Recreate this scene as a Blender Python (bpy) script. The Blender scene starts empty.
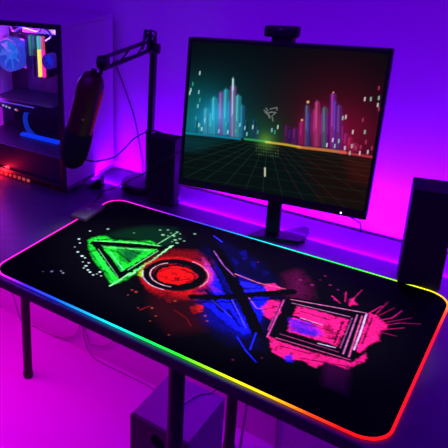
# Desk at night under violet light: lit mouse mat, monitor, microphone, computer case
DESKCOL = (.07, .062, .095)
RIMR, RIMS, SCRS = .0024, 2.0, 1.0
STRIPY = .615
STRIPC, STRIPE = (.21, .0, 1.), 22
ROOMC, ROOME = (.17, .0, 1.), 26
FLC, FLE, UDE = (1., .0, .78), 11, 4
SPOTE, SPOTA = 165, 31
WORLDC, WORLDE = (.035, .0, .24), .6
CAMR=[[0.7503465, 0.6594684, -0.0456238], [0.1993627, -0.2915596, -0.9355466], [-0.6302655, 0.6928885, -0.3502441]]
CAMC=(1.019716, -0.890517, 0.799237)
CAMF,CAMX,CAMY=613.0886,47.355,157.379
ART=[
('poly',(0,45,18),0.0144,0.7,[(0.125,0.312),(0.145,0.378),(0.191,0.434),(0.252,0.465),(0.293,0.422),(0.29,0.365),(0.222,0.335)]),
('poly',(20,225,40),0.0037,1,[(0.101,0.266),(0.106,0.291),(0.127,0.314),(0.153,0.305),(0.195,0.329),(0.238,0.36),(0.275,0.354),(0.295,0.297),(0.295,0.26),(0.298,0.22),(0.294,0.161),(0.283,0.124),(0.26,0.14),(0.23,0.164),(0.187,0.185),(0.145,0.218)]),
('poly',(10,150,30),0.0035,0.9,[(0.176,0.287),(0.251,0.329),(0.257,0.238),(0.237,0.223)]),
('poly',(5,90,40),0.0054,0.9,[(0.204,0.274),(0.255,0.299),(0.256,0.231)]),
('poly',(30,255,60),0.0037,0.9,[(0.145,0.231),(0.179,0.217),(0.23,0.181),(0.234,0.167),(0.191,0.188)]),
('line',(1,1,4),0.0206,1,[(0.124,0.263),(0.289,0.351)]),
('line',(1,1,4),0.0199,1,[(0.127,0.264),(0.279,0.166)]),
('line',(1,1,4),0.0173,1,[(0.275,0.168),(0.289,0.351)]),
('line',(150,255,150),0.0034,0.7,[(0.12,0.273),(0.2,0.322),(0.273,0.352)]),
('line',(150,255,150),0.0034,0.6,[(0.159,0.261),(0.265,0.317)]),
('line',(150,255,150),0.0038,0.9,[(0.281,0.118),(0.284,0.147),(0.286,0.194)]),
('line',(150,255,150),0.005,0.95,[(0.291,0.187),(0.297,0.267),(0.298,0.371)]),
('line',(150,255,150),0.0031,0.6,[(0.274,0.203),(0.283,0.327)]),
('line',(120,255,170),0.003,0.7,[(0.187,0.249),(0.265,0.196)]),
('line',(150,255,150),0.0022,0.5,[(0.153,0.243),(0.273,0.162)]),
('line',(150,255,150),0.0029,0.7,[(0.263,0.359),(0.271,0.449)]),
('poly',(3,3,55),0.0126,0.55,[(0.362,0.36),(0.386,0.477),(0.515,0.431),(0.607,0.344),(0.652,0.112),(0.594,0.086),(0.497,0.116),(0.437,0.215)]),
('poly',(5,5,110),0.0095,0.95,[(0.387,0.335),(0.424,0.363),(0.556,0.337),(0.589,0.281),(0.627,0.152),(0.6,0.118),(0.522,0.126),(0.461,0.182)]),
('poly',(15,20,245),0.0034,1,[(0.405,0.348),(0.44,0.327),(0.495,0.259),(0.53,0.236),(0.61,0.16),(0.603,0.138),(0.564,0.146),(0.513,0.175),(0.484,0.185),(0.509,0.22),(0.477,0.245),(0.442,0.273)]),
('poly',(30,30,255),0.0034,1,[(0.469,0.321),(0.51,0.319),(0.559,0.329),(0.588,0.315),(0.572,0.277),(0.53,0.276),(0.5,0.289)]),
('poly',(15,20,245),0.0047,1,[(0.555,0.254),(0.589,0.291),(0.604,0.235),(0.611,0.178),(0.585,0.207)]),
('poly',(130,20,160),0.0052,0.8,[(0.434,0.294),(0.477,0.245),(0.498,0.252),(0.458,0.263)]),
('poly',(120,5,10),0.0126,0.8,[(0.308,0.205),(0.286,0.284),(0.309,0.353),(0.361,0.384),(0.415,0.356),(0.453,0.303),(0.47,0.23),(0.457,0.18),(0.414,0.157),(0.365,0.16)]),
('poly',(215,10,12),0.0045,0.75,[(0.451,0.296),(0.457,0.279),(0.459,0.261),(0.457,0.243),(0.452,0.225),(0.443,0.209),(0.431,0.195),(0.416,0.184),(0.4,0.176),(0.383,0.172),(0.365,0.172),(0.348,0.175),(0.331,0.183),(0.317,0.194),(0.306,0.208),(0.298,0.225),(0.294,0.244),(0.294,0.264),(0.299,0.283),(0.308,0.301),(0.321,0.317),(0.337,0.329),(0.355,0.337),(0.375,0.34),(0.394,0.339),(0.412,0.334),(0.428,0.325),(0.441,0.312),(0.451,0.296)]),
('poly',(190,10,15),0.0066,0.8,[(0.313,0.197),(0.361,0.157),(0.418,0.15),(0.466,0.186),(0.474,0.223),(0.439,0.212),(0.398,0.17),(0.35,0.175)]),
('poly',(235,60,160),0.0069,0.6,[(0.392,0.363),(0.421,0.343),(0.449,0.305),(0.458,0.268),(0.425,0.316)]),
('poly',(150,220,30),0.0035,0.9,[(0.305,0.197),(0.3,0.24),(0.321,0.198)]),
('line',(1,1,4),0.0242,1,[(0.434,0.286),(0.438,0.273),(0.44,0.259),(0.439,0.246),(0.434,0.232),(0.427,0.22),(0.418,0.209),(0.406,0.2),(0.394,0.194),(0.38,0.191),(0.366,0.19),(0.353,0.193),(0.34,0.198),(0.33,0.207),(0.321,0.218),(0.316,0.23),(0.313,0.244),(0.314,0.259),(0.318,0.273),(0.325,0.287),(0.335,0.299),(0.347,0.308),(0.361,0.314),(0.376,0.317),(0.39,0.317),(0.404,0.313),(0.416,0.307),(0.426,0.297),(0.434,0.286)]),
('line',(120,20,20),0.0028,0.9,[(0.305,0.237),(0.303,0.251),(0.304,0.264),(0.308,0.277),(0.313,0.29),(0.321,0.301),(0.33,0.311),(0.341,0.319),(0.353,0.325),(0.366,0.328),(0.379,0.329),(0.392,0.328),(0.405,0.324),(0.416,0.318),(0.426,0.31),(0.434,0.301),(0.441,0.29),(0.445,0.278),(0.448,0.266),(0.448,0.253),(0.447,0.241),(0.443,0.229),(0.437,0.217),(0.43,0.207),(0.422,0.198),(0.412,0.191),(0.401,0.185),(0.389,0.181),(0.377,0.18)]),
('poly',(225,12,12),0.0033,1,[(0.42,0.275),(0.423,0.267),(0.424,0.257),(0.423,0.248),(0.42,0.239),(0.415,0.23),(0.409,0.223),(0.401,0.217),(0.392,0.213),(0.383,0.211),(0.374,0.21),(0.365,0.212),(0.356,0.216),(0.349,0.222),(0.344,0.229),(0.34,0.237),(0.338,0.247),(0.339,0.257),(0.342,0.266),(0.347,0.275),(0.354,0.283),(0.362,0.289),(0.371,0.293),(0.381,0.296),(0.391,0.295),(0.4,0.293),(0.408,0.289),(0.415,0.283),(0.42,0.275)]),
('line',(60,3,5),0.0032,0.8,[(0.341,0.242),(0.351,0.272),(0.386,0.287)]),
('line',(70,3,5),0.0038,0.8,[(0.369,0.223),(0.389,0.227),(0.414,0.257)]),
('line',(1,1,4),0.0086,1,[(0.428,0.261),(0.428,0.252),(0.426,0.242),(0.422,0.233),(0.417,0.225),(0.411,0.218),(0.403,0.211),(0.394,0.207),(0.385,0.204),(0.376,0.203),(0.366,0.204),(0.357,0.206),(0.349,0.211),(0.342,0.217),(0.337,0.224),(0.333,0.233),(0.331,0.242),(0.331,0.252),(0.333,0.262),(0.337,0.272),(0.342,0.28),(0.35,0.288),(0.358,0.294),(0.367,0.298),(0.377,0.3),(0.387,0.3),(0.397,0.299),(0.405,0.295),(0.413,0.29)]),
('line',(1,1,4),0.0039,0.8,[(0.382,0.282),(0.385,0.282),(0.388,0.283),(0.391,0.283),(0.394,0.283),(0.397,0.283),(0.4,0.283),(0.403,0.283),(0.405,0.282),(0.408,0.281),(0.41,0.28),(0.412,0.279),(0.414,0.277),(0.416,0.275),(0.418,0.274),(0.419,0.272),(0.42,0.27),(0.421,0.267),(0.422,0.265),(0.422,0.263),(0.422,0.26),(0.422,0.258),(0.422,0.255),(0.421,0.253),(0.42,0.251),(0.419,0.248),(0.418,0.246),(0.416,0.243),(0.415,0.241)]),
('line',(250,190,180),0.0025,0.8,[(0.395,0.2),(0.39,0.198),(0.385,0.197),(0.379,0.196),(0.374,0.196),(0.369,0.196),(0.364,0.196),(0.359,0.197),(0.354,0.199),(0.349,0.2),(0.344,0.203),(0.34,0.206),(0.336,0.209),(0.332,0.213),(0.329,0.217),(0.326,0.221),(0.324,0.226),(0.322,0.231),(0.32,0.236),(0.319,0.241),(0.319,0.247),(0.319,0.252),(0.319,0.258),(0.321,0.263),(0.322,0.269),(0.324,0.274),(0.327,0.279),(0.33,0.284),(0.334,0.289)]),
('line',(230,225,230),0.0027,0.55,[(0.388,0.18),(0.385,0.179),(0.381,0.179),(0.378,0.178),(0.374,0.178),(0.37,0.178),(0.367,0.178),(0.363,0.178),(0.36,0.179),(0.356,0.179),(0.352,0.18),(0.349,0.181),(0.346,0.183),(0.342,0.184),(0.339,0.186),(0.336,0.187),(0.333,0.189),(0.33,0.191),(0.327,0.193),(0.324,0.196),(0.321,0.198),(0.319,0.201),(0.316,0.204),(0.314,0.207),(0.312,0.21),(0.31,0.213),(0.308,0.216),(0.307,0.22),(0.305,0.223)]),
('line',(240,140,160),0.0028,0.8,[(0.38,0.331),(0.385,0.331),(0.39,0.331),(0.395,0.33),(0.399,0.329),(0.404,0.328),(0.408,0.326),(0.412,0.324),(0.417,0.322),(0.42,0.319),(0.424,0.316),(0.428,0.313),(0.431,0.31),(0.434,0.307),(0.437,0.303),(0.44,0.299),(0.442,0.295),(0.444,0.291),(0.446,0.287),(0.448,0.283),(0.449,0.278),(0.45,0.274),(0.451,0.269),(0.451,0.264),(0.451,0.26),(0.451,0.255),(0.451,0.251),(0.45,0.246),(0.449,0.241)]),
('poly',(1,1,4),0.002,0.9,[(0.382,0.238),(0.391,0.251),(0.396,0.238),(0.388,0.232)]),
('poly',(250,30,22),0.0022,1,[(0.47,0.156),(0.475,0.174),(0.491,0.176),(0.5,0.155),(0.488,0.137)]),
('poly',(200,20,15),0.002,0.9,[(0.415,0.147),(0.423,0.159),(0.43,0.144),(0.421,0.142)]),
('poly',(200,20,15),0.0022,0.9,[(0.392,0.15),(0.397,0.159),(0.402,0.143)]),
('line',(190,15,15),0.0032,0.8,[(0.448,0.125),(0.484,0.115),(0.506,0.096)]),
('line',(150,15,30),0.003,0.7,[(0.39,0.08),(0.399,0.106)]),
('poly',(40,2,10),0.0158,0.8,[(0.365,0.16),(0.475,0.193),(0.535,0.102),(0.487,0.043),(0.407,0.093)]),
('poly',(250,25,115),0.0029,1,[(0.557,0.333),(0.576,0.357),(0.598,0.343),(0.587,0.309)]),
('poly',(250,25,115),0.0031,1,[(0.593,0.25),(0.596,0.286),(0.616,0.297),(0.631,0.255),(0.629,0.218),(0.61,0.221)]),
('poly',(120,12,75),0.0232,0.5,[(0.589,0.406),(0.601,0.437),(0.632,0.405),(0.658,0.343),(0.631,0.322)]),
('line',(1,1,4),0.0253,1,[(0.385,0.435),(0.486,0.317),(0.564,0.233),(0.625,0.155)]),
('line',(1,1,4),0.0142,1,[(0.409,0.427),(0.578,0.224)]),
('line',(1,1,4),0.0206,1,[(0.455,0.193),(0.513,0.237),(0.573,0.298),(0.622,0.346)]),
('line',(190,90,200),0.0025,0.9,[(0.397,0.411),(0.45,0.359),(0.494,0.328)]),
('line',(230,110,120),0.0028,0.9,[(0.488,0.341),(0.547,0.336),(0.605,0.348)]),
('line',(200,90,190),0.0025,0.8,[(0.556,0.266),(0.585,0.239),(0.604,0.244)]),
('line',(60,60,255),0.0035,0.9,[(0.391,0.467),(0.359,0.485)]),
('line',(30,40,255),0.0026,0.9,[(0.597,0.12),(0.632,0.088)]),
('line',(30,40,255),0.0026,0.8,[(0.627,0.092),(0.658,0.071)]),
('line',(30,40,255),0.0024,0.9,[(0.621,0.156),(0.634,0.098)]),
('poly',(10,10,120),0.0036,0.7,[(0.451,0.446),(0.459,0.464),(0.48,0.429),(0.475,0.413)]),
('poly',(10,10,120),0.0035,0.7,[(0.492,0.414),(0.504,0.423),(0.516,0.384)]),
('poly',(10,10,130),0.0035,0.7,[(0.449,0.406),(0.469,0.397),(0.473,0.376)]),
('poly',(10,10,100),0.0035,0.6,[(0.531,0.396),(0.549,0.398),(0.547,0.369)]),
('line',(1,1,4),0.0045,0.9,[(0.402,0.371),(0.506,0.257),(0.573,0.184)]),
('line',(1,1,4),0.0029,0.9,[(0.446,0.379),(0.548,0.269),(0.626,0.173)]),
('line',(1,1,4),0.0045,0.9,[(0.48,0.183),(0.523,0.221),(0.582,0.275),(0.617,0.317)]),
('line',(1,1,4),0.0027,0.9,[(0.45,0.22),(0.507,0.274),(0.563,0.321)]),
('line',(1,1,4),0.0095,0.9,[(0.466,0.237),(0.499,0.212),(0.534,0.181)]),
('line',(1,1,4),0.0079,0.9,[(0.54,0.195),(0.585,0.158)]),
('line',(90,80,255),0.0023,0.8,[(0.53,0.236),(0.598,0.159)]),
('line',(70,60,230),0.0016,0.8,[(0.496,0.209),(0.56,0.174)]),
('line',(150,40,150),0.0025,0.7,[(0.452,0.264),(0.49,0.24)]),
('line',(1,1,4),0.0044,0.9,[(0.617,0.317),(0.631,0.211),(0.646,0.127)]),
('line',(1,1,4),0.0036,0.9,[(0.598,0.239),(0.622,0.277)]),
('poly',(60,3,50),0.0079,0.8,[(0.759,0.15),(0.799,0.167),(0.818,0.085),(0.776,0.084)]),
('poly',(250,25,115),0.0018,1,[(0.644,0.161),(0.676,0.158),(0.744,0.168),(0.799,0.178),(0.812,0.225),(0.817,0.196),(0.797,0.155),(0.759,0.15),(0.752,0.123),(0.721,0.128),(0.7,0.111),(0.67,0.118)]),
('poly',(250,25,115),0.0027,1,[(0.773,0.36),(0.791,0.365),(0.821,0.34),(0.818,0.321),(0.813,0.296),(0.82,0.278),(0.808,0.253),(0.802,0.217),(0.79,0.22)]),
('poly',(250,25,115),0.002,1,[(0.733,0.4),(0.75,0.379),(0.734,0.372)]),
('poly',(1,1,4),0.0014,1,[(0.622,0.321),(0.777,0.373),(0.8,0.182),(0.651,0.159)]),
('poly',(250,25,115),0.0024,1,[(0.651,0.299),(0.753,0.314),(0.761,0.212),(0.667,0.2)]),
('poly',(90,20,200),0.005,0.9,[(0.655,0.247),(0.696,0.261),(0.727,0.23),(0.714,0.211),(0.671,0.207)]),
('poly',(50,20,170),0.004,0.8,[(0.668,0.226),(0.718,0.231),(0.72,0.216),(0.672,0.204)]),
('line',(1,1,4),0.0051,1,[(0.656,0.257),(0.708,0.261)]),
('line',(245,170,200),0.0018,0.9,[(0.672,0.26),(0.716,0.263)]),
('line',(240,130,170),0.002,0.9,[(0.631,0.315),(0.773,0.36)]),
('line',(200,120,160),0.0021,0.8,[(0.638,0.303),(0.751,0.326)]),
('line',(230,225,230),0.002,0.9,[(0.73,0.198),(0.76,0.205)]),
('line',(220,80,140),0.0021,0.8,[(0.659,0.165),(0.794,0.185)]),
('line',(200,60,130),0.0014,0.7,[(0.66,0.182),(0.769,0.195)]),
('line',(230,120,180),0.002,0.9,[(0.761,0.342),(0.778,0.195)]),
('line',(180,90,150),0.0014,0.8,[(0.756,0.324),(0.768,0.21)]),
('line',(240,90,150),0.0024,0.9,[(0.77,0.344),(0.789,0.193)]),
('line',(250,200,230),0.003,0.95,[(0.775,0.357),(0.785,0.275),(0.79,0.22)]),
('line',(210,70,150),0.0028,0.9,[(0.62,0.304),(0.635,0.213),(0.644,0.157)]),
('line',(200,60,140),0.0016,0.8,[(0.619,0.279),(0.636,0.18)]),
('line',(250,25,115),0.0023,0.9,[(0.792,0.335),(0.82,0.374),(0.829,0.413)]),
('line',(250,25,115),0.0016,0.9,[(0.802,0.325),(0.837,0.365),(0.869,0.386)]),
('line',(250,25,115),0.0016,0.8,[(0.809,0.314),(0.847,0.352)]),
('line',(250,25,115),0.003,0.9,[(0.739,0.367),(0.737,0.403)]),
('line',(250,25,115),0.0027,0.8,[(0.719,0.365),(0.697,0.382)]),
('line',(250,25,115),0.0018,0.9,[(0.777,0.359),(0.792,0.407)]),
('line',(200,20,90),0.0021,0.8,[(0.791,0.352),(0.814,0.414)]),
('line',(250,25,115),0.0012,0.8,[(0.8,0.332),(0.851,0.398)]),
('line',(250,25,115),0.0018,0.7,[(0.789,0.359),(0.798,0.431)]),
('line',(250,25,115),0.001,0.7,[(0.799,0.306),(0.841,0.314)]),
('line',(250,25,115),0.0018,0.7,[(0.736,0.392),(0.741,0.446)]),
('line',(250,25,115),0.0018,0.7,[(0.726,0.376),(0.716,0.417)]),
('poly',(40,20,220),0.002,0.9,[(0.693,0.12),(0.703,0.133),(0.712,0.114),(0.702,0.106)]),
('line',(1,1,4),0.0031,0.9,[(0.662,0.284),(0.723,0.29)]),
('line',(1,1,4),0.002,0.85,[(0.67,0.241),(0.738,0.255)]),
('line',(1,1,4),0.0024,0.9,[(0.725,0.224),(0.757,0.232)]),
('line',(1,1,4),0.0042,0.9,[(0.745,0.303),(0.754,0.218)]),
('line',(1,1,4),0.0032,0.9,[(0.675,0.145),(0.729,0.157)]),
('line',(1,1,4),0.0029,0.8,[(0.718,0.133),(0.792,0.162)]),
('line',(1,1,4),0.0037,0.9,[(0.788,0.349),(0.797,0.248)]),
('line',(1,1,4),0.0033,0.8,[(0.156,0.213),(0.218,0.172)]),
('line',(1,1,4),0.0048,0.8,[(0.123,0.282),(0.176,0.332),(0.244,0.351)]),
('line',(1,1,4),0.0052,0.8,[(0.204,0.261),(0.257,0.238)]),
('line',(1,1,4),0.0045,0.8,[(0.211,0.286),(0.261,0.285)]),
('line',(60,255,90),0.0023,0.8,[(0.185,0.209),(0.259,0.157)]),
('line',(1,1,4),0.0033,0.7,[(0.227,0.168),(0.272,0.139)]),
('dots',(200,240,200),0.0027,0.9,[(0.097,0.215),(0.12,0.199),(0.094,0.24),(0.162,0.167),(0.18,0.156),(0.196,0.144),(0.154,0.186),(0.142,0.189),(0.206,0.139),(0.22,0.133),(0.225,0.142),(0.225,0.154),(0.177,0.172),(0.238,0.141),(0.078,0.256),(0.074,0.311),(0.182,0.145)]),
('dots',(150,220,150),0.0032,0.7,[(0.259,0.432),(0.274,0.422),(0.269,0.447),(0.281,0.442),(0.288,0.404),(0.295,0.417),(0.261,0.413),(0.247,0.41),(0.313,0.465),(0.31,0.413),(0.287,0.39),(0.3,0.393),(0.243,0.443),(0.178,0.373),(0.107,0.35),(0.226,0.43)]),
('dots',(200,200,190),0.0028,0.9,[(0.112,0.071),(0.129,0.085),(0.156,0.096),(0.146,0.1)]),
('dots',(160,60,40),0.0025,0.8,[(0.336,0.112),(0.407,0.102),(0.429,0.082),(0.382,0.084),(0.433,0.156),(0.512,0.146),(0.524,0.132),(0.344,0.134),(0.332,0.135),(0.485,0.042),(0.429,0.059)]),
('dots',(150,30,110),0.0025,0.7,[(0.654,0.433),(0.679,0.425),(0.699,0.415),(0.716,0.407),(0.647,0.401),(0.657,0.457),(0.508,0.425),(0.618,0.405),(0.732,0.39),(0.621,0.05),(0.662,0.089),(0.707,0.371)])]
SCR=[
('glow',(10,130,140),0.1106,0.5,[(-0.2046,-0.0216)]),
('glow',(30,120,60),0.0627,0.22,[(-0.0239,-0.0387)]),
('glow',(5,60,60),0.1567,0.35,[(-0.1145,0.001)]),
('glow',(150,5,60),0.0861,0.35,[(0.1646,-0.0107)]),
('glow',(90,5,25),0.139,0.35,[(0.1372,0.0336)]),
('glow',(30,150,255),0.0585,0.4,[(-0.1458,-0.0352)]),
('poly',(15.0,90.0,105.0),0.0025,0.675,[(-0.2023,-0.0542),(-0.2037,-0.0187),(-0.1999,-0.0101),(-0.1935,-0.0174),(-0.1914,-0.054)]),
('line',(38.0,153.0,176.0),0.0022,0.5,[(-0.2007,-0.0156),(-0.2002,-0.0363)]),
('line',(6.0,36.0,42.0),0.0022,0.6,[(-0.1956,-0.0204),(-0.1936,-0.053)]),
('poly',(22.5,112.5,120.0),0.0025,0.675,[(-0.1884,-0.0537),(-0.1891,-0.0277),(-0.1854,-0.019),(-0.179,-0.0263),(-0.1776,-0.0535)]),
('line',(49.5,187.5,199.0),0.0022,0.5,[(-0.1861,-0.0245),(-0.186,-0.0396)]),
('line',(9.0,45.0,48.0),0.0022,0.6,[(-0.1811,-0.0293),(-0.1798,-0.0525)]),
('poly',(52.5,135.0,150.0),0.0024,0.675,[(-0.1774,-0.0536),(-0.1816,0.0138),(-0.1751,0.0226),(-0.166,0.0157),(-0.161,-0.0526)]),
('line',(95.5,221.99999999999997,244.99999999999997),0.0021,0.5,[(-0.1763,0.0172),(-0.1748,-0.0226)]),
('line',(21.0,54.0,60.0),0.0022,0.6,[(-0.1691,0.0127),(-0.1646,-0.0518)]),
('poly',(45.0,127.5,142.5),0.0024,0.675,[(-0.1623,-0.0529),(-0.1656,0.0024),(-0.1606,0.0111),(-0.1529,0.004),(-0.1489,-0.0523)]),
('line',(84.0,210.49999999999997,233.49999999999997),0.0022,0.5,[(-0.1615,0.0056),(-0.1602,-0.027)]),
('line',(18.0,51.0,57.0),0.0021,0.6,[(-0.1555,0.001),(-0.1517,-0.0514)]),
('poly',(45.0,142.5,157.5),0.0024,0.675,[(-0.1556,-0.0528),(-0.1625,0.0453),(-0.1562,0.0539),(-0.1472,0.047),(-0.1394,-0.0518)]),
('line',(84.0,233.49999999999997,255),0.0022,0.5,[(-0.1574,0.0485),(-0.1541,-0.0095)]),
('line',(18.0,57.0,63.0),0.0021,0.6,[(-0.1503,0.044),(-0.1429,-0.051)]),
('poly',(22.5,82.5,120.0),0.0024,0.675,[(-0.1407,-0.0521),(-0.1466,0.0313),(-0.1417,0.0398),(-0.1341,0.0328),(-0.1274,-0.0515)]),
('line',(49.5,141.5,199.0),0.0021,0.5,[(-0.1426,0.0344),(-0.1397,-0.0148)]),
('line',(9.0,33.0,48.0),0.0021,0.6,[(-0.1366,0.0299),(-0.1302,-0.0506)]),
('poly',(112.5,67.5,150.0),0.0024,0.675,[(-0.1353,-0.0519),(-0.1438,0.0605),(-0.1389,0.0688),(-0.1314,0.0618),(-0.1221,-0.0513)]),
('line',(187.5,118.49999999999999,244.99999999999997),0.0021,0.5,[(-0.1399,0.0635),(-0.1354,-0.0029)]),
('line',(45.0,27.0,60.0),0.0021,0.6,[(-0.1339,0.0589),(-0.1249,-0.0504)]),
('poly',(45.0,142.5,165.0),0.0024,0.675,[(-0.1234,-0.0517),(-0.1328,0.0694),(-0.1267,0.0778),(-0.1179,0.071),(-0.1076,-0.0507)]),
('line',(84.0,233.49999999999997,255),0.0021,0.5,[(-0.1278,0.0725),(-0.1231,0.001)]),
('line',(18.0,57.0,66.0),0.0021,0.6,[(-0.1209,0.0681),(-0.111,-0.0498)]),
('poly',(30.0,97.5,142.5),0.0024,0.675,[(-0.114,-0.0512),(-0.1209,0.0395),(-0.1162,0.0479),(-0.1087,0.0409),(-0.1011,-0.0506)]),
('line',(61.0,164.5,233.49999999999997),0.0021,0.5,[(-0.117,0.0426),(-0.1135,-0.011)]),
('line',(12.0,39.0,57.0),0.0021,0.6,[(-0.1112,0.0381),(-0.1038,-0.0496)]),
('poly',(142.5,82.5,165.0),0.0024,0.675,[(-0.1042,-0.0509),(-0.1151,0.0815),(-0.1097,0.0897),(-0.1017,0.0829),(-0.09,-0.0501)]),
('line',(233.49999999999997,141.5,255),0.002,0.5,[(-0.1107,0.0845),(-0.105,0.0063)]),
('line',(57.0,33.0,66.0),0.002,0.6,[(-0.1044,0.0801),(-0.093,-0.0492)]),
('poly',(112.5,165.0,180.0),0.0024,0.675,[(-0.0995,-0.0502),(-0.112,0.0997),(-0.1113,0.1074),(-0.108,0.1001),(-0.0947,-0.0508)]),
('line',(187.5,255,255),0.002,0.5,[(-0.1114,0.1023),(-0.1037,0.0138)]),
('line',(45.0,66.0,72.0),0.0021,0.6,[(-0.1088,0.0975),(-0.0954,-0.0496)]),
('poly',(52.5,150.0,165.0),0.0023,0.675,[(-0.0918,-0.0505),(-0.1007,0.0574),(-0.0947,0.0657),(-0.086,0.059),(-0.0764,-0.0495)]),
('line',(95.5,244.99999999999997,255),0.0021,0.5,[(-0.0958,0.0605),(-0.0914,-0.0033)]),
('line',(21.0,60.0,66.0),0.0021,0.6,[(-0.0889,0.0561),(-0.0797,-0.0487)]),
('poly',(30.0,105.0,135.0),0.0023,0.675,[(-0.0801,-0.0499),(-0.0868,0.0332),(-0.0822,0.0414),(-0.0748,0.0346),(-0.0675,-0.0493)]),
('line',(61.0,176.0,221.99999999999997),0.002,0.5,[(-0.083,0.0362),(-0.0796,-0.0129)]),
('line',(12.0,42.0,54.0),0.002,0.6,[(-0.0772,0.0317),(-0.0701,-0.0484)]),
('poly',(15.0,52.5,67.5),0.0023,0.675,[(-0.0699,-0.0495),(-0.0733,-0.0015),(-0.0687,0.0069),(-0.0614,0.0001),(-0.0573,-0.049)]),
('line',(38.0,95.5,118.49999999999999),0.002,0.5,[(-0.0695,0.0016),(-0.0681,-0.0266)]),
('line',(6.0,21.0,27.0),0.002,0.6,[(-0.0637,-0.0028),(-0.0599,-0.0481)]),
('poly',(15.0,52.5,82.5),0.0023,0.675,[(-0.0489,-0.0487),(-0.0526,0.0013),(-0.0488,0.0095),(-0.0422,0.0027),(-0.0378,-0.0483)]),
('line',(38.0,95.5,141.5),0.002,0.5,[(-0.0494,0.0043),(-0.0477,-0.0251)]),
('line',(6.0,21.0,33.0),0.0021,0.6,[(-0.0443,-0.0002),(-0.0401,-0.0474)]),
('poly',(22.5,45.0,75.0),0.0022,0.675,[(-0.0407,-0.0483),(-0.0428,-0.0155),(-0.0396,-0.0073),(-0.0337,-0.0142),(-0.0309,-0.0482)]),
('line',(49.5,84.0,130.0),0.0021,0.5,[(-0.0401,-0.0126),(-0.0392,-0.0317)]),
('line',(9.0,18.0,30.0),0.002,0.6,[(-0.0355,-0.0171),(-0.0329,-0.0471)]),
('glow',(20,130,170),0.0428,0.7,[(-0.1416,0.0081)]),
('glow',(170,20,120),0.0417,0.6,[(0.1115,0.0108)]),
('line',(200,240,255),0.0026,0.8,[(-0.1109,0.1024),(-0.1083,0.0745)]),
('poly',(67.5,15.0,67.5),0.0022,0.675,[(0.0286,-0.0443),(0.0253,-0.0035),(0.0319,0.0049),(0.0413,-0.0013),(0.0453,-0.043)]),
('line',(118.49999999999999,38.0,118.49999999999999),0.0019,0.5,[(0.0307,-0.0002),(0.0317,-0.0242)]),
('line',(27.0,6.0,27.0),0.002,0.6,[(0.0381,-0.0043),(0.0415,-0.0423)]),
('poly',(52.5,15.0,82.5),0.0022,0.675,[(0.0382,-0.0437),(0.0359,-0.0121),(0.04,-0.004),(0.0469,-0.0106),(0.0499,-0.0432)]),
('line',(95.5,38.0,141.5),0.002,0.5,[(0.0393,-0.0091),(0.0402,-0.0276)]),
('line',(21.0,6.0,33.0),0.0019,0.6,[(0.0447,-0.0134),(0.0474,-0.0423)]),
('poly',(82.5,22.5,90.0),0.0022,0.675,[(0.0476,-0.0438),(0.0448,-0.0083),(0.0512,0.0001),(0.0605,-0.0061),(0.064,-0.0425)]),
('line',(141.5,49.5,153.0),0.0019,0.5,[(0.0501,-0.0051),(0.0508,-0.0259)]),
('line',(33.0,9.0,36.0),0.0019,0.6,[(0.0574,-0.0091),(0.0603,-0.0418)]),
('poly',(142.5,22.5,90.0),0.0021,0.675,[(0.064,-0.0434),(0.0588,0.0111),(0.0652,0.0193),(0.0744,0.0132),(0.0802,-0.0421)]),
('line',(233.49999999999997,49.5,153.0),0.0019,0.5,[(0.0641,0.0143),(0.0662,-0.0179)]),
('line',(57.0,9.0,36.0),0.0019,0.6,[(0.0713,0.0103),(0.0766,-0.0414)]),
('poly',(67.5,75.0,112.5),0.0021,0.675,[(0.0792,-0.0425),(0.0692,0.0517),(0.0719,0.0593),(0.0775,0.0527),(0.0881,-0.0424)]),
('line',(118.49999999999999,130.0,187.5),0.0019,0.5,[(0.0715,0.0544),(0.0772,-0.0013)]),
('line',(27.0,30.0,45.0),0.0019,0.6,[(0.0759,0.0501),(0.0863,-0.0414)]),
('poly',(45.0,45.0,120.0),0.0021,0.675,[(0.0826,-0.0425),(0.0748,0.0329),(0.0775,0.0406),(0.0831,0.0339),(0.0915,-0.0423)]),
('line',(84.0,84.0,199.0),0.0019,0.5,[(0.0772,0.0356),(0.0815,-0.0088)]),
('line',(18.0,18.0,48.0),0.0019,0.6,[(0.0815,0.0313),(0.0897,-0.0413)]),
('poly',(127.5,30.0,90.0),0.0021,0.675,[(0.0951,-0.0424),(0.0858,0.044),(0.0908,0.0519),(0.0986,0.0456),(0.1086,-0.0416)]),
('line',(210.49999999999997,61.0,153.0),0.0019,0.5,[(0.09,0.0469),(0.0948,-0.0042)]),
('line',(51.0,12.0,36.0),0.0019,0.6,[(0.0962,0.0429),(0.1056,-0.0408)]),
('poly',(165.0,52.5,105.0),0.0021,0.675,[(0.1008,-0.0421),(0.0891,0.0637),(0.0929,0.0714),(0.0996,0.065),(0.1119,-0.0416)]),
('line',(255,95.5,176.0),0.0018,0.5,[(0.0924,0.0665),(0.0988,0.0039)]),
('line',(66.0,21.0,42.0),0.0019,0.6,[(0.0975,0.0623),(0.1096,-0.0408)]),
('poly',(90.0,22.5,97.5),0.0021,0.675,[(0.1132,-0.0417),(0.1047,0.0367),(0.1074,0.0442),(0.1128,0.0377),(0.122,-0.0415)]),
('line',(153.0,49.5,164.5),0.0019,0.5,[(0.107,0.0394),(0.1118,-0.0069)]),
('line',(36.0,9.0,39.0),0.0019,0.6,[(0.1113,0.0351),(0.1202,-0.0406)]),
('poly',(45.0,90.0,105.0),0.0021,0.675,[(0.1177,-0.0417),(0.1073,0.0515),(0.111,0.0591),(0.1176,0.0527),(0.1287,-0.0412)]),
('line',(84.0,153.0,176.0),0.0019,0.5,[(0.1105,0.0542),(0.1162,-0.0008)]),
('line',(18.0,36.0,42.0),0.0018,0.6,[(0.1156,0.0501),(0.1263,-0.0404)]),
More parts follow.
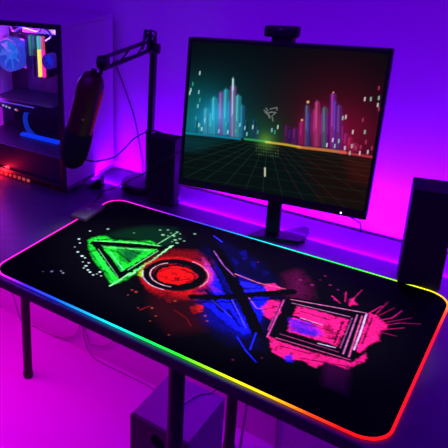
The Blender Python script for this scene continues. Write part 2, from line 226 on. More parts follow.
('poly',(67.5,15.0,105.0),0.002,0.675,[(0.1266,-0.0413),(0.1178,0.0383),(0.1204,0.0459),(0.1258,0.0393),(0.1353,-0.0412)]),
('line',(118.49999999999999,38.0,176.0),0.0018,0.5,[(0.1201,0.041),(0.125,-0.006)]),
('line',(27.0,6.0,42.0),0.0018,0.6,[(0.1243,0.0367),(0.1335,-0.0402)]),
('poly',(127.5,37.5,142.5),0.0021,0.675,[(0.136,-0.0413),(0.121,0.0864),(0.1252,0.0939),(0.1323,0.0876),(0.148,-0.0407)]),
('line',(210.49999999999997,72.5,233.49999999999997),0.0019,0.5,[(0.1246,0.0891),(0.1329,0.0136)]),
('line',(51.0,15.0,57.0),0.0018,0.6,[(0.1301,0.085),(0.1454,-0.0398)]),
('poly',(67.5,45.0,150.0),0.002,0.675,[(0.1432,-0.0408),(0.1305,0.0685),(0.1319,0.0758),(0.1361,0.0692),(0.1495,-0.041)]),
('line',(118.49999999999999,84.0,244.99999999999997),0.0019,0.5,[(0.1318,0.071),(0.1393,0.0064)]),
('line',(27.0,18.0,60.0),0.0019,0.6,[(0.1351,0.0667),(0.1483,-0.04)]),
('poly',(82.5,45.0,127.5),0.002,0.675,[(0.1497,-0.0409),(0.1379,0.0599),(0.1415,0.0674),(0.148,0.0611),(0.1605,-0.0404)]),
('line',(141.5,84.0,210.49999999999997),0.0018,0.5,[(0.141,0.0626),(0.1475,0.003)]),
('line',(33.0,18.0,51.0),0.0018,0.6,[(0.1461,0.0585),(0.1582,-0.0396)]),
('poly',(112.5,15.0,82.5),0.002,0.675,[(0.1596,-0.0405),(0.1539,0.0119),(0.1563,0.0194),(0.1617,0.0129),(0.168,-0.0404)]),
('line',(187.5,38.0,141.5),0.0018,0.5,[(0.1561,0.0146),(0.1592,-0.0163)]),
('line',(45.0,6.0,33.0),0.0018,0.6,[(0.1602,0.0103),(0.1663,-0.0394)]),
('poly',(127.5,22.5,82.5),0.002,0.675,[(0.1627,-0.0409),(0.159,-0.0043),(0.1648,0.0038),(0.1735,-0.0022),(0.1778,-0.0397)]),
('line',(210.49999999999997,49.5,141.5),0.0018,0.5,[(0.1639,-0.0011),(0.1651,-0.0227)]),
('line',(51.0,9.0,33.0),0.0018,0.6,[(0.1707,-0.005),(0.1744,-0.039)]),
('poly',(150.0,22.5,67.5),0.002,0.675,[(0.1724,-0.0405),(0.1698,-0.0123),(0.1745,-0.0044),(0.182,-0.0105),(0.1852,-0.0396)]),
('line',(244.99999999999997,49.5,118.49999999999999),0.0018,0.5,[(0.1738,-0.0093),(0.1746,-0.0258)]),
('line',(60.0,9.0,27.0),0.0018,0.6,[(0.1796,-0.0132),(0.1824,-0.0389)]),
('poly',(142.5,30.0,75.0),0.002,0.675,[(0.1809,-0.0406),(0.18,-0.0252),(0.1867,-0.017),(0.1964,-0.0227),(0.198,-0.039)]),
('line',(233.49999999999997,61.0,130.0),0.0018,0.5,[(0.1856,-0.0219),(0.185,-0.0308)]),
('line',(57.0,12.0,30.0),0.0018,0.6,[(0.1932,-0.0256),(0.1941,-0.0384)]),
('poly',(90.0,7.5,45.0),0.002,0.675,[(0.1969,-0.0397),(0.197,-0.0322),(0.2004,-0.0244),(0.2068,-0.0306),(0.2073,-0.0392)]),
('line',(153.0,26.5,84.0),0.0018,0.5,[(0.2,-0.0293),(0.1994,-0.0334)]),
('line',(36.0,3.0,18.0),0.0017,0.6,[(0.2049,-0.0333),(0.2051,-0.0384)]),
('dots',(255,170,120),0.0023,0.9,[(0.1264,0.0929),(0.0736,0.0644),(0.0652,0.0193)]),
('poly',(6,16,14),0.0025,1,[(-0.2533,-0.056),(-0.1208,-0.0464),(-0.0035,-0.046),(0.1136,-0.043),(0.2428,-0.0462),(0.2612,-0.2065),(-0.2485,-0.2075)]),
('poly',(5,50,55),0.0141,0.8,[(-0.2358,-0.0591),(-0.1171,-0.058),(-0.182,-0.0955),(-0.2382,-0.1045)]),
('poly',(25,12,5),0.0185,0.8,[(0.0693,-0.0551),(0.2328,-0.0479),(0.2374,-0.1869),(0.1295,-0.1721)]),
('poly',(60,14,8),0.0136,0.6,[(0.1702,-0.0536),(0.2334,-0.0526),(0.2315,-0.1135),(0.1883,-0.1095)]),
('line',(20,160,200),0.0054,0.5,[(-0.2275,-0.0551),(-0.1445,-0.0513),(-0.0786,-0.0495)]),
('line',(60,220,120),0.005,0.4,[(-0.0659,-0.0476),(-0.0035,-0.046)]),
('line',(240,200,60),0.0049,0.6,[(-0.0131,-0.0475),(0.0329,-0.0468),(0.0684,-0.0477)]),
('line',(240,140,70),0.0061,0.6,[(0.0638,-0.0484),(0.1252,-0.0461),(0.1691,-0.0452)]),
('line',(220,60,80),0.0058,0.5,[(0.1583,-0.0457),(0.2264,-0.0466)]),
('glow',(150,220,60),0.0226,0.22,[(-0.0134,-0.0449)]),
('line',(50,110,70),0.0012,0.14,[(-0.0375,-0.0454),(-0.2409,-0.1478)]),
('line',(50,110,70),0.0012,0.14,[(-0.0379,-0.041),(-0.2436,-0.111)]),
('line',(50,110,70),0.0012,0.14,[(-0.0363,-0.0503),(-0.2321,-0.1896)]),
('line',(50,110,70),0.0012,0.14,[(-0.0298,-0.0503),(-0.1746,-0.1873)]),
('line',(50,110,70),0.0012,0.14,[(-0.0226,-0.0509),(-0.1134,-0.1894)]),
('line',(50,110,70),0.0012,0.14,[(-0.0155,-0.0515),(-0.0545,-0.1915)]),
('line',(50,110,70),0.0012,0.14,[(-0.0096,-0.0523),(-0.0077,-0.1956)]),
('line',(50,110,70),0.0011,0.14,[(-0.0025,-0.0529),(0.0473,-0.1975)]),
('line',(110,60,40),0.0011,0.14,[(0.0052,-0.0534),(0.1048,-0.1984)]),
('line',(110,60,40),0.0011,0.14,[(0.0128,-0.0539),(0.1602,-0.1992)]),
('line',(110,60,40),0.0011,0.14,[(0.0204,-0.0543),(0.2134,-0.1999)]),
('line',(110,60,40),0.001,0.14,[(0.0247,-0.0477),(0.2406,-0.1487)]),
('line',(110,60,40),0.001,0.14,[(0.0246,-0.041),(0.238,-0.1001)]),
('line',(110,60,40),0.001,0.14,[(0.0241,-0.0371),(0.234,-0.0717)]),
('line',(40,90,60),0.0011,0.12,[(-0.2415,-0.0599),(-0.0024,-0.0562),(0.2317,-0.0553)]),
('line',(40,90,60),0.0011,0.12,[(-0.2409,-0.0682),(-0.0016,-0.0639),(0.2327,-0.0623)]),
('line',(40,90,60),0.0011,0.12,[(-0.2402,-0.078),(-0.0006,-0.0728),(0.2339,-0.0705)]),
('line',(40,90,60),0.0011,0.12,[(-0.2392,-0.0905),(0.0006,-0.0844),(0.2353,-0.0811)]),
('line',(40,90,60),0.0011,0.12,[(-0.2382,-0.1045),(0.002,-0.0973),(0.237,-0.0929)]),
('line',(40,90,60),0.0011,0.12,[(-0.2368,-0.1242),(0.0039,-0.1154),(0.2393,-0.1096)]),
('line',(40,90,60),0.0011,0.12,[(-0.235,-0.1497),(0.0064,-0.1389),(0.2423,-0.131)]),
('line',(40,90,60),0.0011,0.12,[(-0.2327,-0.181),(0.0095,-0.1677),(0.246,-0.1575)]),
('dots',(160,210,150),0.001,0.18,[(-0.0359,-0.0583),(-0.0351,-0.0661),(-0.0343,-0.0739),(-0.0336,-0.0817),(-0.0299,-0.0582),(-0.0291,-0.0659),(-0.0283,-0.0737),(-0.0275,-0.0815),(-0.0239,-0.058),(-0.0231,-0.0658),(-0.0223,-0.0735),(-0.0215,-0.0813),(-0.018,-0.0579),(-0.0172,-0.0656),(-0.0164,-0.0733),(-0.0156,-0.0811),(-0.0121,-0.0577),(-0.0113,-0.0654),(-0.0104,-0.0731),(-0.0096,-0.0809),(-0.0062,-0.0576),(-0.0053,-0.0653),(-0.0045,-0.073),(-0.0037,-0.0807),(-0.0003,-0.0574),(0.0005,-0.0651),(0.0014,-0.0728),(0.0022,-0.0805),(0.0056,-0.0573),(0.0064,-0.0649),(0.0072,-0.0726),(0.008,-0.0803),(0.0114,-0.0572),(0.0122,-0.0648),(0.0131,-0.0724),(0.0139,-0.0801),(0.0172,-0.057),(0.018,-0.0646),(0.0189,-0.0723),(0.0197,-0.0799)]),
('line',(220,230,200),0.0031,0.8,[(-0.0086,-0.115),(-0.0064,-0.1359)]),
('line',(140,145,140),0.0015,0.75,[(-0.0264,0.0327),(-0.016,0.0264),(-0.0067,0.0301)]),
('line',(140,145,140),0.0015,0.75,[(-0.0221,0.0383),(-0.0165,0.0314)]),
('line',(140,145,140),0.0015,0.75,[(-0.0123,0.037),(0.004,0.0427),(0.0046,0.0365)]),
('line',(140,145,140),0.0015,0.75,[(-0.0091,0.0298),(0.0029,0.0301),(-0.0035,0.023)]),
('line',(140,145,140),0.0015,0.75,[(-0.0157,0.0239),(-0.0099,0.0145),(-0.0125,0.0167)]),
('line',(140,145,140),0.0015,0.75,[(-0.0056,0.0202),(-0.0019,0.008)]),
('line',(140,145,140),0.0015,0.75,[(-0.0235,0.028),(-0.0104,0.0195)]),
('line',(255,230,240),0.0021,0.75,[(0.2213,0.0778),(0.2216,0.071)]),
('line',(170,220,200),0.0022,0.75,[(0.2211,0.0938),(0.2214,0.087)]),
('line',(200,60,110),0.0021,0.75,[(0.2179,0.1161),(0.2183,0.1093)]),
('line',(255,230,240),0.0022,0.75,[(0.1934,0.0884),(0.1937,0.0816)]),
('line',(170,220,200),0.0022,0.75,[(0.2055,0.0898),(0.2058,0.0829)]),
('line',(200,60,110),0.0022,0.75,[(0.2245,0.0691),(0.2249,0.0622)]),
('line',(255,230,240),0.0022,0.75,[(0.1598,0.0425),(0.16,0.0354)]),
('line',(170,220,200),0.0023,0.75,[(0.1538,0.0393),(0.154,0.0322)]),
('line',(200,60,110),0.0022,0.75,[(0.1958,0.04),(0.1962,0.033)]),
('line',(255,230,240),0.0022,0.75,[(0.179,0.0094),(0.1793,0.0023)]),
('line',(170,220,200),0.0022,0.75,[(0.2037,0.0129),(0.204,0.0059)]),
('line',(200,60,110),0.0022,0.75,[(0.2089,-0.01),(0.2092,-0.0171)]),
('line',(255,230,240),0.0023,0.75,[(0.1391,-0.0157),(0.1394,-0.023)]),
('line',(170,220,200),0.0023,0.75,[(0.1523,-0.0161),(0.1526,-0.0234)]),
('line',(200,60,110),0.0023,0.75,[(0.2003,-0.0233),(0.2006,-0.0304)]),
('line',(255,230,240),0.0023,0.75,[(0.1672,-0.0309),(0.1675,-0.0381)]),
('line',(170,220,200),0.0023,0.75,[(0.1813,-0.0238),(0.1816,-0.031)]),
('line',(200,60,110),0.0022,0.75,[(0.223,-0.0221),(0.2234,-0.0292)]),
('line',(255,230,240),0.0022,0.75,[(0.2162,-0.0327),(0.2165,-0.0398)]),
('line',(170,220,200),0.0023,0.75,[(0.1453,-0.0294),(0.1455,-0.0367)]),
('line',(200,60,110),0.0023,0.75,[(0.16,-0.0418),(0.1602,-0.0491)]),
('line',(255,230,240),0.0023,0.75,[(0.1276,-0.0297),(0.1279,-0.037)]),
('line',(170,220,200),0.0023,0.75,[(0.1793,-0.0411),(0.1796,-0.0483)]),
('line',(200,60,110),0.0023,0.75,[(0.1902,-0.0272),(0.1906,-0.0344)]),
('line',(255,230,240),0.0022,0.75,[(0.2001,-0.0377),(0.2004,-0.0449)]),
('line',(200,255,240),0.0027,0.7,[(-0.1988,0.1135),(-0.199,0.1062)]),
('line',(60,190,150),0.0027,0.7,[(-0.2155,0.0831),(-0.2158,0.0757)]),
('line',(150,230,255),0.0027,0.7,[(-0.1975,0.0637),(-0.1977,0.0563)]),
('line',(200,255,240),0.0027,0.7,[(-0.2198,0.0668),(-0.22,0.0593)]),
('line',(60,190,150),0.0027,0.7,[(-0.1931,0.043),(-0.1933,0.0355)]),
('line',(150,230,255),0.0027,0.7,[(-0.1973,0.0264),(-0.1975,0.0189)]),
('line',(200,255,240),0.0028,0.7,[(-0.2219,0.0585),(-0.2222,0.051)]),
('line',(60,190,150),0.0027,0.7,[(-0.2002,-0.0063),(-0.2004,-0.0139)]),
('line',(150,230,255),0.0027,0.7,[(-0.1752,-0.0085),(-0.1754,-0.0161)]),
('line',(200,255,240),0.0027,0.7,[(-0.1814,-0.0337),(-0.1816,-0.0414)]),
('line',(60,190,150),0.0027,0.7,[(-0.1582,-0.017),(-0.1584,-0.0246)]),
('line',(150,230,255),0.0027,0.7,[(-0.1353,-0.0327),(-0.1355,-0.0402)]),
('line',(200,255,240),0.0026,0.7,[(-0.1115,-0.032),(-0.1116,-0.0395)]),
('line',(60,190,150),0.0026,0.7,[(-0.0911,-0.0265),(-0.0912,-0.0339)]),
('line',(150,230,255),0.0025,0.7,[(-0.069,-0.0155),(-0.0691,-0.0228)]),
('line',(200,255,240),0.0025,0.7,[(-0.0493,-0.0102),(-0.0493,-0.0175)]),
('line',(60,190,150),0.0025,0.7,[(-0.0357,-0.0213),(-0.0357,-0.0285)]),
('line',(150,230,255),0.0026,0.7,[(-0.0625,-0.0303),(-0.0625,-0.0376)]),
('line',(200,255,240),0.0027,0.7,[(-0.1905,-0.0241),(-0.1907,-0.0317)]),
('line',(60,190,150),0.0027,0.7,[(-0.1186,-0.0117),(-0.1187,-0.0192)]),
('line',(150,230,255),0.0026,0.7,[(-0.0824,-0.0095),(-0.0825,-0.0168)]),
('line',(200,255,240),0.0025,0.7,[(0.0112,-0.0019),(0.0113,-0.009)]),
('line',(60,190,150),0.0024,0.7,[(0.0054,-0.0154),(0.0055,-0.0226)]),
('line',(150,230,255),0.0025,0.7,[(-0.0023,-0.0114),(-0.0022,-0.0186)])]
import bpy, bmesh, math, random
import numpy as np
from mathutils import Vector, Matrix, Euler
random.seed(4)
COL = bpy.context.scene.collection
FLOOR = -0.87
WALL_Y = 0.763

# ------------------------------------------------------------------ materials
def lin(c):
    return tuple(((v/255)/12.92 if v/255 <= .04045 else ((v/255+.055)/1.055)**2.4) for v in c)

def mat(name, col, rough=.5, metal=0., spec=.5, noise=0., nscale=40., bump=0., coat=0.):
    m = bpy.data.materials.new(name); m.use_nodes = True
    nt = m.node_tree; b = nt.nodes['Principled BSDF']
    b.inputs['Base Color'].default_value = (*col, 1)
    b.inputs['Roughness'].default_value = rough
    b.inputs['Metallic'].default_value = metal
    b.inputs['Specular IOR Level'].default_value = spec
    b.inputs['Coat Weight'].default_value = coat
    if noise or bump:
        tc = nt.nodes.new('ShaderNodeTexCoord'); n = nt.nodes.new('ShaderNodeTexNoise')
        n.inputs['Scale'].default_value = nscale; n.inputs['Detail'].default_value = 4
        nt.links.new(tc.outputs['Object'], n.inputs['Vector'])
        if noise:
            r = nt.nodes.new('ShaderNodeValToRGB')
            r.color_ramp.elements[0].position = .3; r.color_ramp.elements[1].position = .7
            r.color_ramp.elements[0].color = (*[v*(1-noise) for v in col], 1)
            r.color_ramp.elements[1].color = (*[v*(1+noise) for v in col], 1)
            nt.links.new(n.outputs['Fac'], r.inputs['Fac']); nt.links.new(r.outputs['Color'], b.inputs['Base Color'])
        if bump:
            bp = nt.nodes.new('ShaderNodeBump'); bp.inputs['Strength'].default_value = bump; bp.inputs['Distance'].default_value = .002
            nt.links.new(n.outputs['Fac'], bp.inputs['Height']); nt.links.new(bp.outputs['Normal'], b.inputs['Normal'])
    return m

def emit(name, col, s):
    m = bpy.data.materials.new(name); m.use_nodes = True
    b = m.node_tree.nodes['Principled BSDF']
    b.inputs['Base Color'].default_value = (.02, .02, .02, 1)
    b.inputs['Emission Color'].default_value = (*col, 1)
    b.inputs['Emission Strength'].default_value = s
    return m

def attr_emit(name, s):
    m = bpy.data.materials.new(name); m.use_nodes = True
    nt = m.node_tree; b = nt.nodes['Principled BSDF']
    a = nt.nodes.new('ShaderNodeAttribute'); a.attribute_name = 'tint'
    b.inputs['Base Color'].default_value = (.001, .001, .001, 1); b.inputs['Roughness'].default_value = .5; b.inputs['Specular IOR Level'].default_value = .08
    nt.links.new(a.outputs['Color'], b.inputs['Emission Color']); b.inputs['Emission Strength'].default_value = s
    return m

def attr_cloth(name):
    m = bpy.data.materials.new(name); m.use_nodes = True
    nt = m.node_tree; b = nt.nodes['Principled BSDF']
    a = nt.nodes.new('ShaderNodeAttribute'); a.attribute_name = 'tint'
    nt.links.new(a.outputs['Color'], b.inputs['Base Color'])
    b.inputs['Roughness'].default_value = .9; b.inputs['Specular IOR Level'].default_value = .05
    return m

def glass_mat():
    m = bpy.data.materials.new('smoked_glass'); m.use_nodes = True
    nt = m.node_tree; out = nt.nodes['Material Output']; nt.nodes.remove(nt.nodes['Principled BSDF'])
    t = nt.nodes.new('ShaderNodeBsdfTransparent'); t.inputs[0].default_value = (.82, .82, .9, 1)
    g = nt.nodes.new('ShaderNodeBsdfGlossy'); g.inputs['Roughness'].default_value = .03
    mx = nt.nodes.new('ShaderNodeMixShader'); mx.inputs[0].default_value = .06
    nt.links.new(t.outputs[0], mx.inputs[1]); nt.links.new(g.outputs[0], mx.inputs[2]); nt.links.new(mx.outputs[0], out.inputs[0])
    return m

M = dict(
    wall=mat('painted_wall', (.62, .6, .66), .85, noise=.02, nscale=3, bump=.05),
    desk=mat('dark_desk_laminate', DESKCOL, .33, spec=.5, noise=.15, nscale=30),
    edge=mat('desk_edge_shade', (.012, .012, .014), .4),
    leg=mat('black_powder_coat', (.010, .008, .011), .5, spec=.3),
    black=mat('black_plastic', (.007, .007, .009), .5, spec=.3),
    satin=mat('satin_black_plastic', (.009, .009, .012), .4, spec=.35),
    cloth=mat('speaker_cloth', (.008, .008, .01), .95, bump=.3, nscale=900),
    cloth2=mat('matt_black_cabinet', (.006, .006, .009), .7, spec=.3),
    foam=mat('foam_black', (.006, .006, .008), 1., bump=.4, nscale=500),
    micred=mat('dark_red_shell', (.06, .003, .004), .45),
    metal=mat('black_metal', (.03, .03, .035), .3, metal=.6),
    gold=mat('gold_badge', (.7, .45, .15), .3, metal=1.),
    case=mat('case_paint', (.55, .5, .6), .5),
    casedark=mat('case_dark', (.02, .02, .025), .4),
    board=mat('circuit_board', (.04, .03, .06), .5, noise=.5, nscale=25),
    silver=mat('brushed_silver', (.6, .6, .65), .3, metal=.9),
    cable=mat('black_cable', (.01, .01, .012), .5),
    greycable=mat('grey_cable', (.30, .22, .32), .6),
    sub=mat('vinyl_wrap', (.20, .18, .24), .5),
    subfront=mat('sub_front', (.03, .025, .035), .6),
    grey=mat('controller_grey', (.17, .19, .09), .4),
    rubber=mat('pad_rubber', (.004, .004, .005), .8),
    glass=glass_mat(),
)

# ------------------------------------------------------------------ mesh helpers
def box(bm, lo, hi, bev=0., mtx=None):
    r = bmesh.ops.create_cube(bm, size=1)
    vs = r['verts']
    lo = Vector(lo); hi = Vector(hi); c = (lo+hi)/2; s = hi-lo
    for v in vs: v.co = Vector((v.co.x*s.x, v.co.y*s.y, v.co.z*s.z))+c
    if bev > 0:
        es = list({e for v in vs for e in v.link_edges})
        rr = bmesh.ops.bevel(bm, geom=es, offset=bev, segments=2, profile=.6, affect='EDGES')
        vs = list({v for f in rr['faces'] for v in f.verts} | {v for v in vs if v.is_valid})
    if mtx:
        for v in vs: v.co = mtx @ v.co
    return vs

def basis(d):
    d = d.normalized(); u = d.orthogonal().normalized()
    return u, d.cross(u).normalized()

def tube(bm, pts, r, n=12, close=False, caps=True):
    pts = [Vector(p) for p in pts]; m = len(pts)
    rs = r if isinstance(r, (list, tuple)) else [r]*m
    rings = []; pu = None
    for i, p in enumerate(pts):
        if close: d = pts[(i+1) % m]-pts[i-1]
        else: d = pts[min(i+1, m-1)]-pts[max(i-1, 0)]
        d.normalize()
        if pu is None: u = d.orthogonal().normalized()
        else: u = (pu-d*pu.dot(d)).normalized()
        pu = u; v = d.cross(u)
        rings.append([bm.verts.new(p+(u*math.cos(2*math.pi*k/n)+v*math.sin(2*math.pi*k/n))*rs[i]) for k in range(n)])
    for i in range(m if close else m-1):
        a, b = rings[i], rings[(i+1) % m]
        for k in range(n): bm.faces.new((a[k], a[(k+1) % n], b[(k+1) % n], b[k]))
    if caps and not close:
        bm.faces.new(rings[0][::-1]); bm.faces.new(rings[-1])
    return rings

def smooth_pts(pts, k=6):
    P = [Vector(p) for p in pts]; out = []
    Q = [P[0]*2-P[1]]+P+[P[-1]*2-P[-2]]
    for i in range(1, len(Q)-2):
        for j in range(k):
            t = j/k; a, b, c, d = Q[i-1], Q[i], Q[i+1], Q[i+2]
            out.append(.5*((2*b)+(c-a)*t+(2*a-5*b+4*c-d)*t*t+(3*b-a-3*c+d)*t**3))
    out.append(P[-1]); return out

def lathe(bm, prof, a, axis, n=32):
    """prof = [(radius, distance along the axis)]"""
    a = Vector(a); d = Vector(axis).normalized(); u, v = basis(d); rings = []
    for r, h in prof:
        rings.append([bm.verts.new(a+d*h+(u*math.cos(2*math.pi*k/n)+v*math.sin(2*math.pi*k/n))*max(r, 1e-4)) for k in range(n)])
    for A, B in zip(rings, rings[1:]):
        for k in range(n): bm.faces.new((A[k], A[(k+1) % n], B[(k+1) % n], B[k]))
    bm.faces.new(rings[0][::-1]); bm.faces.new(rings[-1])

def prism(bm, pts, z0, z1, mtx=None):
    lo = [bm.verts.new((p[0], p[1], z0)) for p in pts]; hi = [bm.verts.new((p[0], p[1], z1)) for p in pts]
    n = len(pts)
    for i in range(n): bm.faces.new((lo[i], lo[(i+1) % n], hi[(i+1) % n], hi[i]))
    bm.faces.new(lo[::-1]); bm.faces.new(hi)
    if mtx:
        for v in lo+hi: v.co = mtx @ v.co
    return lo+hi

def obj(name, bm, m, parent=None, smooth=False):
    """links the shapes in bm as one mesh object, its origin at the middle of its underside"""
    bmesh.ops.recalc_face_normals(bm, faces=bm.faces)
    me = bpy.data.meshes.new(name)
    if parent is None:
        xs = [v.co for v in bm.verts]
        o0 = Vector(((min(c.x for c in xs)+max(c.x for c in xs))/2, (min(c.y for c in xs)+max(c.y for c in xs))/2, min(c.z for c in xs)))
        for v in bm.verts: v.co -= o0
    bm.to_mesh(me); bm.free()
    me.materials.append(m)
    if smooth:
        me.shade_smooth()
    o = bpy.data.objects.new(name, me); COL.objects.link(o)
    if parent is not None: o.parent = parent
    else: o.location = o0
    if smooth:
        md = o.modifiers.new('split', 'EDGE_SPLIT'); md.split_angle = math.radians(40)
    return o

def thing(name, label, cat, loc=(0, 0, 0), rot=(0, 0, 0), group=None):
    o = bpy.data.objects.new(name, None); COL.objects.link(o)
    o.empty_display_size = .05
    o.location = loc; o.rotation_euler = rot; o['label'] = label; o['category'] = cat
    if group: o['group'] = group
    return o

def tag(o, label, cat, group=None):
    o['label'] = label; o['category'] = cat
    if group: o['group'] = group
    return o

def struct(name, bm, m):
    o = obj(name, bm, m); o['kind'] = 'structure'; return o

def NB(): return bmesh.new()

# ------------------------------------------------------------------ drawn surfaces (print on the pad, picture on the display)
def vnoise(w, h, cell, rng):
    gw, gh = int(w/cell)+3, int(h/cell)+3
    g = rng.random((gh, gw)); x = np.arange(w)/cell; y = np.arange(h)/cell
    xi, yi = x.astype(int), y.astype(int); fx, fy = x-xi, y-yi; fx = fx*fx*(3-2*fx); fy = fy*fy*(3-2*fy)
    a = g[np.ix_(yi, xi)]; b = g[np.ix_(yi, xi+1)]; c = g[np.ix_(yi+1, xi)]; d = g[np.ix_(yi+1, xi+1)]
    FX, FY = fx[None], fy[:, None]
    return (a*(1-FX)+b*FX)*(1-FY)+(c*(1-FX)+d*FX)*FY

def segdist(X, Y, a, b):
    dx, dy = b[0]-a[0], b[1]-a[1]; L = dx*dx+dy*dy+1e-12
    t = np.clip(((X-a[0])*dx+(Y-a[1])*dy)/L, 0, 1)
    return np.hypot(X-a[0]-t*dx, Y-a[1]-t*dy)

def paint(ops, X0, Y0, img, x0, y0, dx, warp=0., grit=0., seed=3):
    rng = np.random.default_rng(seed); h, w, _ = img.shape
    X, Y = X0.copy(), Y0.copy()
    if warp:
        X += (vnoise(w, h, 5, rng)-.5)*warp+(vnoise(w, h, 2, rng)-.5)*warp*.5
        Y += (vnoise(w, h, 5, rng)-.5)*warp+(vnoise(w, h, 2, rng)-.5)*warp*.5
    gr = .6*vnoise(w, h, 9, rng)+.4*vnoise(w, h, 3, rng)
    streak = vnoise(w, h, 2.2, rng)
    for kind, col, wd, al, pts in ops:
        c = np.array(lin(col)); px = [p[0] for p in pts]; py = [p[1] for p in pts]
        mrg = wd*3+.01 if kind == 'glow' else wd+.006+warp
        i0 = max(int((min(px)-mrg-x0)/dx), 0); i1 = min(int((max(px)+mrg-x0)/dx)+2, w)
        j0 = max(int((min(py)-mrg-y0)/dx), 0); j1 = min(int((max(py)+mrg-y0)/dx)+2, h)
        if i1 <= i0 or j1 <= j0: continue
        sl = (slice(j0, j1), slice(i0, i1))
        if kind == 'glow':
            d = np.hypot(X[sl]-px[0], Y[sl]-py[0]); a = al*np.exp(-(d/wd)**2*1.6)
            img[sl] = img[sl]+c*a[..., None]; continue
        if kind == 'dots':
            a = np.zeros_like(X[sl])
            for k, p in enumerate(pts):
                r = wd*(.7+.9*((k*37) % 10)/10)
                d = np.hypot(X0[sl]-p[0], Y0[sl]-p[1]); a = np.maximum(a, np.clip((r-d)/dx+.5, 0, 1))
            a *= al
        elif kind == 'line':
            xx, yy = (X0[sl], Y0[sl]) if wd < .004 else (X[sl], Y[sl])
            d = np.full(xx.shape, 9.)
            for p, q in zip(pts, pts[1:]): d = np.minimum(d, segdist(xx, yy, p, q))
            a = al*np.clip((wd/2-d)/dx+.6, 0, 1)*min(1, wd/dx+.25)
            if grit and wd < .004: a = a*np.clip(.35+1.3*gr[sl], 0, 1)
        else:
            xx, yy = X[sl], Y[sl]; ins = np.zeros(xx.shape, bool); d = np.full(xx.shape, 9.); n = len(pts)
            for k in range(n):
                (ax, ay), (bx, by) = pts[k], pts[(k+1) % n]
                if ay != by:
                    t = ((ay > yy) != (by > yy)) & (xx < (bx-ax)*(yy-ay)/(by-ay)+ax); ins ^= t
                d = np.minimum(d, segdist(xx, yy, pts[k], pts[(k+1) % n]))
            sd = np.where(ins, d, -d); a = al*np.clip(sd/max(wd*2, dx)+.5, 0, 1)
            if grit and max(col) > 60:
                a = a*np.clip(1.15-grit*1.5*np.clip(gr[sl]-.5, 0, 1), 0, 1)
        if grit and max(col) > 60 and kind == 'poly': a = a*np.clip((.70-gr[sl])*9+.5, 1-grit, 1)
        cc = c
        if grit and max(col) > 60: cc = c*(np.clip(1+grit*(streak[sl]-.55)*1.4, .2, 1.3))[..., None]
        img[sl] = img[sl]*(1-a[..., None])+cc*a[..., None]
    return img

def painted_grid(name, x0, y0, w, h, dx, base, ops, m, parent, remap=None, **k):
    nx, ny = int(round(w/dx))+1, int(round(h/dx))+1
    xs = x0+np.arange(nx)*dx; ys = y0+np.arange(ny)*dx
    X, Y = np.meshgrid(xs, ys)
    img = np.empty((ny, nx, 3)); img[:] = lin(base)
    img = paint(ops, X, Y, img, x0, y0, dx, **k)
    if remap: X, Y = remap(X, Y)
    me = bpy.data.meshes.new(name)
    co = np.stack([X, Y, np.zeros_like(X)], -1).reshape(-1, 3).astype(np.float32)
    idx = np.arange(nx*ny).reshape(ny, nx)
    q = np.stack([idx[:-1, :-1], idx[:-1, 1:], idx[1:, 1:], idx[1:, :-1]], -1).reshape(-1, 4)
    me.vertices.add(len(co)); me.vertices.foreach_set('co', co.ravel())
    me.loops.add(q.size); me.loops.foreach_set('vertex_index', q.ravel().astype(np.int32))
    me.polygons.add(len(q)); me.polygons.foreach_set('loop_start', (np.arange(len(q))*4).astype(np.int32))
    me.polygons.foreach_set('loop_total', np.full(len(q), 4, np.int32))
    me.update(calc_edges=True)
    at = me.color_attributes.new('tint', 'FLOAT_COLOR', 'POINT')
    at.data.foreach_set('color', np.concatenate([img.reshape(-1, 3), np.ones((nx*ny, 1))], 1).astype(np.float32).ravel())
    me.materials.append(m)
    o = bpy.data.objects.new(name, me); COL.objects.link(o); o.parent = parent
    return o
# ------------------------------------------------------------------ the room
bm = NB(); box(bm, (-3, -2.6, FLOOR-.05), (3.4, WALL_Y+.1, FLOOR)); floor = struct('floor', bm, None or mat('pale_floor', (.62, .60, .64), .55, noise=.03, nscale=2))
bm = NB(); box(bm, (-3, WALL_Y, FLOOR), (3.4, WALL_Y+.1, 1.9)); struct('wall_back', bm, M['wall'])

# ------------------------------------------------------------------ desk
DY0, DY1, DT = -.015, .742, -.021
desk = thing('desk', 'long dark desk with round black legs carrying the glowing mat', 'desk', (.4, .36, FLOOR))
def rel(t): return Matrix.Translation(-t.location)
def pobj(name, bm, m, t, smooth=False):
    for v in bm.verts: v.co -= t.location
    return obj(name, bm, m, t, smooth)
bm = NB(); box(bm, (-1.1, DY0, DT), (1.75, DY1, 0), .003); pobj('desk_top', bm, M['desk'], desk)
bm = NB(); box(bm, (-1.1, DY0-.0012, DT-.001), (1.75, DY0+.0005, -.0012), .0005); pobj('edge_shade', bm, M['edge'], desk)  # black strip added to keep the front edge dark under the room light
for (x, y) in [(-.405, .50), (-.95, .05), (.505, .045), (.373, .655), (1.6, .05), (1.6, .66)]:
    bm = NB(); tube(bm, [(x, y, FLOOR+.02), (x+(.028 if abs(x+.405) < .01 else 0), y, DT)], .0175, 20); l = pobj('leg', bm, M['leg'], desk, True)
    bm = NB(); lathe(bm, [(.0195, 0), (.0205, .008), (.0205, .02), (.018, .024)], (x, y, FLOOR), (0, 0, 1), 20)
    for v in bm.verts: v.co -= desk.location
    obj('foot_cap', bm, M['cable'], l, True)
    bm = NB(); lathe(bm, [(.03, 0), (.045, .004), (.045, .006)], (x, y, DT-.006), (0, 0, 1), 20)
    for v in bm.verts: v.co -= desk.location
    obj('mounting_plate', bm, M['leg'], l, True)

